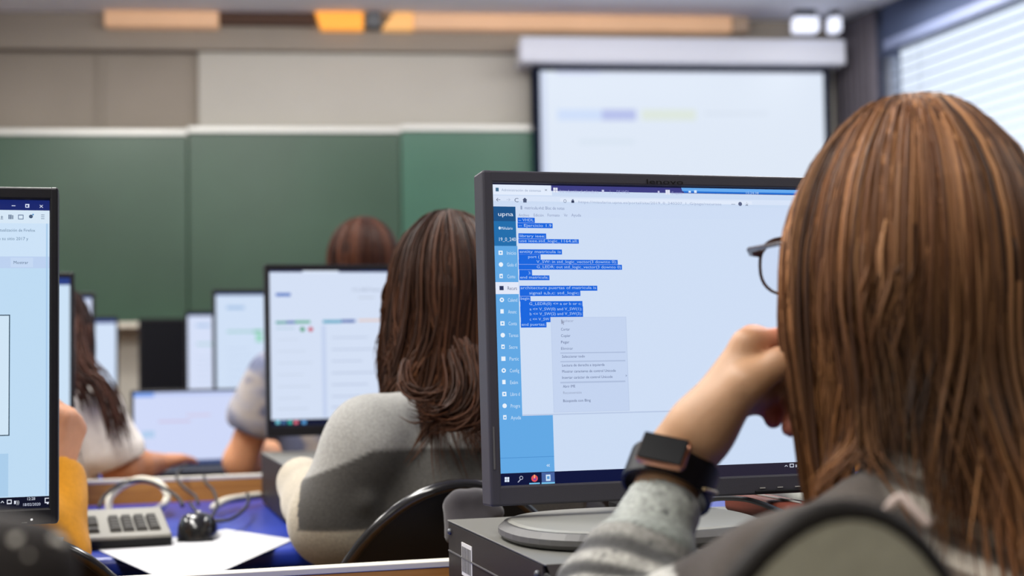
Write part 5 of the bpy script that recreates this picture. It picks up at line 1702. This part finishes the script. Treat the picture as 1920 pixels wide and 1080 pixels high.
# wristwatch
fd = nrm(W_ - E_)
wc = W_ - fd * 0.022
side = nrm(np.cross(fd, V3(0, 1, 0)))       # points right in the picture
if side[0] < 0: side = -side
toc = np.cross(side, fd)
if toc[1] > 0: toc = -toc                   # towards the viewer
wt_ = thing('wristwatch', 'black wristwatch with rose gold case on the raised wrist', 'watch', wc)
MSTR = mat('black strap', (9, 10, 17), 0.45, 0.25)
MRG = mat('rose gold', (206, 150, 124), 0.25, 0.5, 0.85)
w = MB()
nb_ = 40
vs, fs = [], []
for j, (hh, ro) in enumerate(((-0.0125, 0), (-0.0125, 0.0026), (0.0125, 0.0026), (0.0125, 0))):
    for k in range(nb_):
        t = 2 * PI * k / nb_
        vs.append(wc + fd * hh + side * (0.0318 + ro) * math.cos(t) + toc * (0.0318 + ro) * math.sin(t))
for j in range(4):
    for k in range(nb_):
        a_, b_ = j, (j + 1) % 4
        fs.append((a_ * nb_ + k, a_ * nb_ + (k + 1) % nb_, b_ * nb_ + (k + 1) % nb_, b_ * nb_ + k))
w._new(vs, fs); w.build('strap', MSTR, wt_, True, 40)
cd_ = nrm(-side * 0.42 + toc * 0.90); ct_ = np.cross(fd, cd_)
T = frame(wc + cd_ * 0.0375, ct_, cd_, fd)
w = MB(T); w.box(-0.0185, 0.0185, -0.0035, 0.0055, -0.0125, 0.0125, 0.004, 3); w.build('case', MRG, wt_, True, 40)
w = MB(T); w.box(-0.0168, 0.0168, 0.0056, 0.0066, -0.0108, 0.0108, 0.0008, 2); w.build('display_glass', mat('black watch glass', (4, 4, 8), 0.25, 0.05), wt_)
w = MB(T); w.tube([(0.0165, 0.003, 0.006), (0.019, 0.003, 0.006)], 0.0028, 10); w.build('crown', MRG, wt_, True)
w = MB()
br = [wc + fd * (0.011 - 0.017 * (t + 0.35)) + side * 0.0354 * math.cos(t) + toc * 0.0354 * math.sin(t) for t in np.linspace(-0.35, 0.95, 21)]
w.tube(br, 0.0012, 6)
w.build('clasp', mat('pale gold', (224, 196, 150), 0.3, 0.5, 0.7), wt_, True)

# --- student in the grey colour-block sweater ------------------------------
yG = math.radians(10)
fG2, lG2 = dirs(yG)
dG = P(842, 535, 2.10)
cG = dG - Z * 0.008
shG = V3(-0.050, 2.0, 0.908); hipG = V3(-0.045, 1.985, 0.535)
eL = P(630, 978, 1.97); wL = P(566, 905, 2.20)
armGL = arm(eL, wL, d=nrm(V3(0.1, 1, 0)), thumb=V3(1, 0, 0), curl=0.4)
armGR = arm(V3(0.20, 2.08, 0.82), V3(0.10, 2.32, 0.815), d=V3(-0.2, 1, 0), thumb=V3(-1, 0, 0), curl=0.4)
def sweaterG(root, q):
    sh = q['sh']
    R = np.stack([q['lb'], q['fb'], Z], 1)
    pr = upper(q['c'], q['f'], q['l'], q['u'], q['nb'], sh, q['hip'], q['fb'], q['lb'], 0.020)
    f1 = nrm(wL - eL)
    pr += [cap(sh[0] - Z * 0.005, eL, 0.055, 0.062, 0.035), cap(eL, wL - f1 * 0.02, 0.060, 0.042, 0.02)]
    f2 = nrm(armGR['w'] - armGR['e'])
    pr += [cap(sh[1] - Z * 0.005, armGR['e'], 0.055, 0.055, 0.035), cap(armGR['e'], armGR['w'] - f2 * 0.02, 0.060, 0.040, 0.03)]
    COL['G'] = list(pr)
    pr += [ell(q['nb'] + Z * 0.022, V3(0.072, 0.070, 0.034), R, 0.02)]
    pr += [cap(sh[0] + q['lb'] * 0.075 - Z * 0.105, sh[0] + q['lb'] * 0.01 - Z * 0.08 - q['fb'] * 0.05, 0.012, 0.008, 0.02)]
    def paint(V):
        n1 = vnoise(V, 30, 3)
        light = lerp3(0.5 + 0.5 * n1, [(0, (142, 141, 137)), (1, (162, 161, 157))])
        cream = lerp3(0.5 + 0.5 * n1, [(0, (166, 157, 140)), (1, (182, 173, 156))])
        dark = lerp3(0.5 + 0.5 * n1, [(0, (66, 64, 61)), (1, (80, 78, 75))])
        z1 = 0.8985 + 0.0 * n1
        left = np.clip((-0.19 - V[:, 0]) / 0.20, 0, 1)
        z1 = z1 - 0.075 * left ** 0.9
        z2 = np.where(V[:, 0] < -0.14, 0.792, 0.770)
        k1 = np.clip((V[:, 2] - z1) / 0.004 + 0.5, 0, 1)[:, None]
        k2 = np.clip((z2 - V[:, 2]) / 0.004 + 0.5, 0, 1)[:, None]
        o = (light * k1 + dark * (1 - k1)) * (1 - k2) + cream * k2
        # sleeve: cream from below the elbow to the cuff
        s = (V - eL) @ f1
        dist = np.linalg.norm((V - eL) - np.outer(s, f1), axis=1)
        slv = (V[:, 0] < -0.225) & (dist < 0.12)
        cs = slv & ((V[:, 0] < -0.293 + 0.30 * (0.83 - V[:, 2]) * (V[:, 2] > 0.78) * 0 + 0.0) | (V[:, 2] < 0.782))
        o = np.where(cs[:, None] & (V[:, 2] < 0.885)[:, None], cream, o)
        col = np.linalg.norm(V - (q['nb'] + Z * 0.03), axis=1) < 0.075
        o = np.where(col[:, None], cream, o)
        return o
    solid('sweater', pr, 0.0042, MKNIT, root, paint, it=2, folds=0.0045, fscale=26, seed=6)
def hairG(root, c, f, l, u):
    def zend(a):
        a = np.asarray(a, float)
        back = 0.5 - 0.5 * np.cos(a); lf = np.clip(np.sin(a), 0, 1)
        return -(0.155 + 0.115 * back - 0.035 * lf + 0.06 * np.clip(-np.sin(a), 0, 1))
    def gfac(a, z):
        q = -np.minimum(z, 0)
        lf = np.clip(np.sin(a), 0, 1); bk = np.clip(-np.cos(a), 0, 1)
        return 1.0 + 0.6 * lf * np.clip(q, 0, 0.1) - 1.6 * lf * np.clip(q - 0.13, 0, 1) + bk * np.clip(q - 0.10, 0, 1) * 1.2
    hair('hair', root, MHAIR, dG, f, l, u, a=0.090, bf=0.10, bb=0.110, top=0.112, zend=zend, gfac=gfac, clumps=210, per=12,
         cols=[(66, 40, 26), (52, 30, 20), (38, 22, 15), (80, 50, 34), (30, 17, 12)], tipcol=[(82, 48, 27), (60, 35, 20), (100, 62, 36)],
         r=0.0014, face=1.1, wave=0.020, npts=18, seed=11, lay=(0.92, 1.02), tipdrop=0.05, spread=0.13, drift=lambda a, s: -0.45 * np.clip(s - 0.55, 0, 1) * (np.sin(a) > 0) * 1.0, collide=COL['G'], bias=V3(0.1, -0.3, 0.1))
pG, qG = person('person in a light and dark grey colour-block sweater seated with back turned', cG, yG, math.radians(10), shG, hipG, (182, 132, 100), (armGL, armGR), hairG, sweaterG, h=0.0035, hs=0.98, shw=0.152, eyes=True)

locks(pG, [[P(760, 680, 1.96), P(756, 712, 1.93), P(772, 738, 1.915), P(806, 742, 1.91), P(832, 728, 1.91)],
           [P(850, 660, 1.93), P(862, 720, 1.90), P(848, 762, 1.89), P(812, 778, 1.888), P(784, 768, 1.886)],
           [P(880, 650, 1.93), P(892, 720, 1.895), P(884, 770, 1.885), P(850, 792, 1.882), P(816, 790, 1.88)],
           [P(905, 660, 1.93), P(908, 730, 1.895), P(902, 785, 1.885), P(872, 803, 1.88)],
           [P(866, 640, 1.94), P(900, 720, 1.90), P(915, 790, 1.885), P(905, 806, 1.88)]], MHAIR, (64, 38, 24), r=0.0014, n=34, seed=4, jit=0.006)

# --- person in the patterned shirt behind the middle monitor ---------------
yM = math.radians(12)
dM = P(681, 485, 3.32)
cM = dM - Z * 0.020
shM = V3(-0.362, 3.30, 0.985); hipM = V3(-0.36, 3.22, 0.56)
eM = P(450, 864, 3.32); wM = P(585, 842, 3.70)
armML = arm(eM, wM, d=V3(0.5, 1, 0.1), thumb=V3(1, 0, 0), curl=0.15)
armMR = arm(V3(-0.10, 3.32, 0.835), V3(-0.25, 3.64, 0.83), d=V3(-0.4, 1, 0.1), thumb=V3(-1, 0, 0), curl=0.12)
def shirtM(root, q):
    sh = q['sh']
    R = np.stack([q['lb'], q['fb'], Z], 1)
    pr = upper(q['c'], q['f'], q['l'], q['u'], q['nb'], sh, q['hip'], q['fb'], q['lb'], 0.014)
    for i, e in enumerate((eM, armMR['e'])):
        m_ = sh[i] + (e - sh[i]) * 0.46
        pr += [cap(sh[i], m_, 0.062, 0.072, 0.02), ell(m_ + nrm(e - sh[i]) * 0.058, V3(0.062, 0.062, 0.062), None, 0.01, sub=True)]
    def paint(V):
        n = vnoise(V, 40, 8) + 0.6 * vnoise(V, 80, 9)
        return lerp3(0.5 + 0.4 * n, [(0, (66, 74, 104)), (0.35, (108, 114, 138)), (0.6, (156, 153, 158)), (0.8, (166, 158, 152)), (1, (92, 98, 124))])
    solid('shirt', pr, 0.006, MCOT, root, paint, it=2, folds=0.004, fscale=28, seed=4)
def hairM(root, c, f, l, u):
    hair('hair', root, MHAIR, dM, f, l, u, a=0.083, bf=0.092, bb=0.100, top=0.098, zend=lambda a: -(0.03 + 0.075 * (0.5 - 0.5 * np.cos(np.asarray(a, float)))), gfac=lambda a, z: 1.0 + 0.5 * np.minimum(z, 0), clumps=110, per=12,
         cols=[(66, 37, 25), (48, 25, 18), (34, 18, 14), (84, 49, 33)], r=0.0016, face=0.9, wave=0.002, npts=14, seed=21, lay=(0.96, 1.02), tipdrop=0.012, spread=0.12)
person('person in a tie-dye blue grey short-sleeved shirt, leaning forward behind the wide monitor', cM, yM, math.radians(8), shM, hipM, (214, 156, 118), (armML, armMR), hairM, shirtM, h=0.005, hs=1.0, shw=0.190)

# --- person in the white shirt ---------------------------------------------
yS = math.radians(-4)
dS = P(92, 615, 3.08)
cS = dS - Z * 0.012
shS = V3(-1.030, 3.03, 0.925); hipS = V3(-1.00, 2.98, 0.545)
eS = P(226, 880, 3.04); wS = P(296, 868, 3.25)
armSR = arm(eS, wS, d=V3(0.25, 1, 0.05), thumb=V3(-1, 0, 0), curl=0.14)
armSL = arm(V3(-1.24, 3.06, 0.83), V3(-1.12, 3.26, 0.82), d=V3(0.2, 1, 0.1), thumb=V3(1, 0, 0), curl=0.12)
def shirtS(root, q):
    sh = q['sh']
    R = np.stack([q['lb'], q['fb'], Z], 1)
    pr = upper(q['c'], q['f'], q['l'], q['u'], q['nb'], sh, q['hip'], q['fb'], q['lb'], 0.014)
    for i, e in enumerate((armSL['e'], eS)):
        m_ = sh[i] + (e - sh[i]) * 0.66
        pr += [cap(sh[i], m_, 0.052, 0.068, 0.02), ell(m_ + nrm(e - sh[i]) * 0.055, V3(0.057, 0.057, 0.057), None, 0.01, sub=True)]
    COL['S'] = [p for p in pr if p[0] != 's']
    solid('shirt', pr, 0.005, MCOT, root, flat_col((232, 226, 220), 0.05, 3), it=2, folds=0.0055, fscale=24, seed=9)
def hairS(root, c, f, l, u):
    def zend(a):
        a = np.asarray(a, float)
        return -(0.17 + 0.05 * (0.5 - 0.5 * np.cos(a)) + 0.10 * np.clip(-np.sin(a), 0, 1) ** 6)
    def gfac(a, z):
        q = -np.minimum(z, 0); rt = np.clip(-np.sin(a), 0, 1)
        return 1.0 + rt * np.clip(q - 0.08, 0, 1) * 2.2 + 0.9 * np.clip(-np.cos(a), 0, 1) * np.clip(q - 0.12, 0, 1)
    hair('hair', root, MHAIR, dS, f, l, u, a=0.088, bf=0.10, bb=0.108, top=0.105, zend=zend, gfac=gfac, clumps=130, per=11,
         cols=[(56, 34, 28), (44, 26, 21), (72, 46, 36), (34, 20, 17)], r=0.0017, face=1.1, wave=0.012, npts=18, seed=31, lay=(0.93, 1.02), tipdrop=0.07, spread=0.10, collide=COL['S'], bias=V3(0.1, -0.4, 0.1))
pS, qS = person('person in a white short-sleeved shirt reaching to the laptop', cS, yS, math.radians(-4), shS, hipS, (198, 138, 102), (armSL, armSR), hairS, shirtS, h=0.0045, hs=0.97, shw=0.15)

locks(pS, [[P(146, 600, 2.99), P(152, 660, 2.97), P(176, 700, 2.955), P(204, 745, 2.95), P(218, 790, 2.945), P(229, 826, 2.945)],
           [P(140, 620, 2.98), P(150, 690, 2.955), P(186, 715, 2.945), P(212, 770, 2.94), P(222, 812, 2.94)],
           [P(138, 660, 2.97), P(146, 710, 2.95), P(160, 740, 2.945), P(166, 765, 2.945)]], MHAIR, (66, 42, 34), r=0.0022, n=26, seed=6, jit=0.010)

# --- person in the mustard sweater, mostly behind the left monitor ----------
yO = math.radians(4)
dO = P(-40, 640, 1.91)
cO = dO - Z * 0.010
shO = V3(-0.82, 1.825, 0.905); hipO = V3(-0.82, 1.80, 0.545)
eO = P(98, 1040, 1.885); wO = P(104, 896, 1.945)
armOR = arm(eO, wO, th=0.85, d=nrm(P(134, 790, 1.96) - wO), thumb=V3(-0.3, -1, 0), pn=V3(-1, 0.2, 0), curl=1.35)
armOL = arm(V3(-1.13, 1.93, 0.83), V3(-1.15, 2.12, 0.83), d=V3(0.0, 1, 0.1), thumb=V3(1, 0, 0), curl=0.12)
def sweaterO(root, q):
    sh = q['sh']
    pr = upper(q['c'], q['f'], q['l'], q['u'], q['nb'], sh, q['hip'], q['fb'], q['lb'], 0.012)
    f1 = nrm(wO - eO)
    pr += [cap(sh[1], eO, 0.046, 0.044, 0.02), cap(eO, wO - f1 * 0.005, 0.045, 0.040, 0.015), ell(wO + f1 * 0.03, V3(0.034, 0.034, 0.034), None, 0.006, sub=True)]
    f2 = nrm(armOL['w'] - armOL['e'])
    pr += [cap(sh[0], armOL['e'], 0.060, 0.050, 0.04), cap(armOL['e'], armOL['w'] - f2 * 0.02, 0.050, 0.036, 0.03)]
    solid('sweater', pr, 0.0042, mat('mustard wool', (200, 138, 40), 0.9, 0.1, attr=True, noise=0.08, nscale=150, bump=0.2, bscale=300, sheen=0.15), root, flat_col((204, 140, 38), 0.06, 5), it=2, folds=0.004, fscale=40, seed=12)
def hairO(root, c, f, l, u):
    hair('hair', root, MHAIR, dO, f, l, u, a=0.088, bf=0.098, bb=0.104, top=0.108, zend=lambda a: -(0.07 + 0.09 * (0.5 - 0.5 * np.cos(np.asarray(a, float)))), gfac=lambda a, z: 1.0 + 0.8 * np.minimum(z, 0), clumps=90, per=11,
         cols=[(60, 42, 34), (48, 33, 27), (76, 54, 42)], r=0.0017, face=1.0, wave=0.004, npts=14, seed=41, lay=(0.94, 1.02), tipdrop=0.02, spread=0.12)
person('person in a mustard yellow sweater, mostly hidden by the left monitor', cO, yO, math.radians(2), shO, hipO, (210, 154, 122), (armOL, armOR), hairO, sweaterO, h=0.004, hs=0.97, shw=0.14)

sc.view_settings.view_transform = 'Standard'
sc.view_settings.look = 'None'
sc.view_settings.exposure = 0.0
try:
    sc.cycles.use_denoising = True
    sc.cycles.max_bounces = 8
    sc.cycles.transparent_max_bounces = 12
    sc.cycles.caustics_reflective = False
    sc.cycles.caustics_refractive = False
    sc.cycles.sample_clamp_indirect = 6.0
except Exception:
    pass
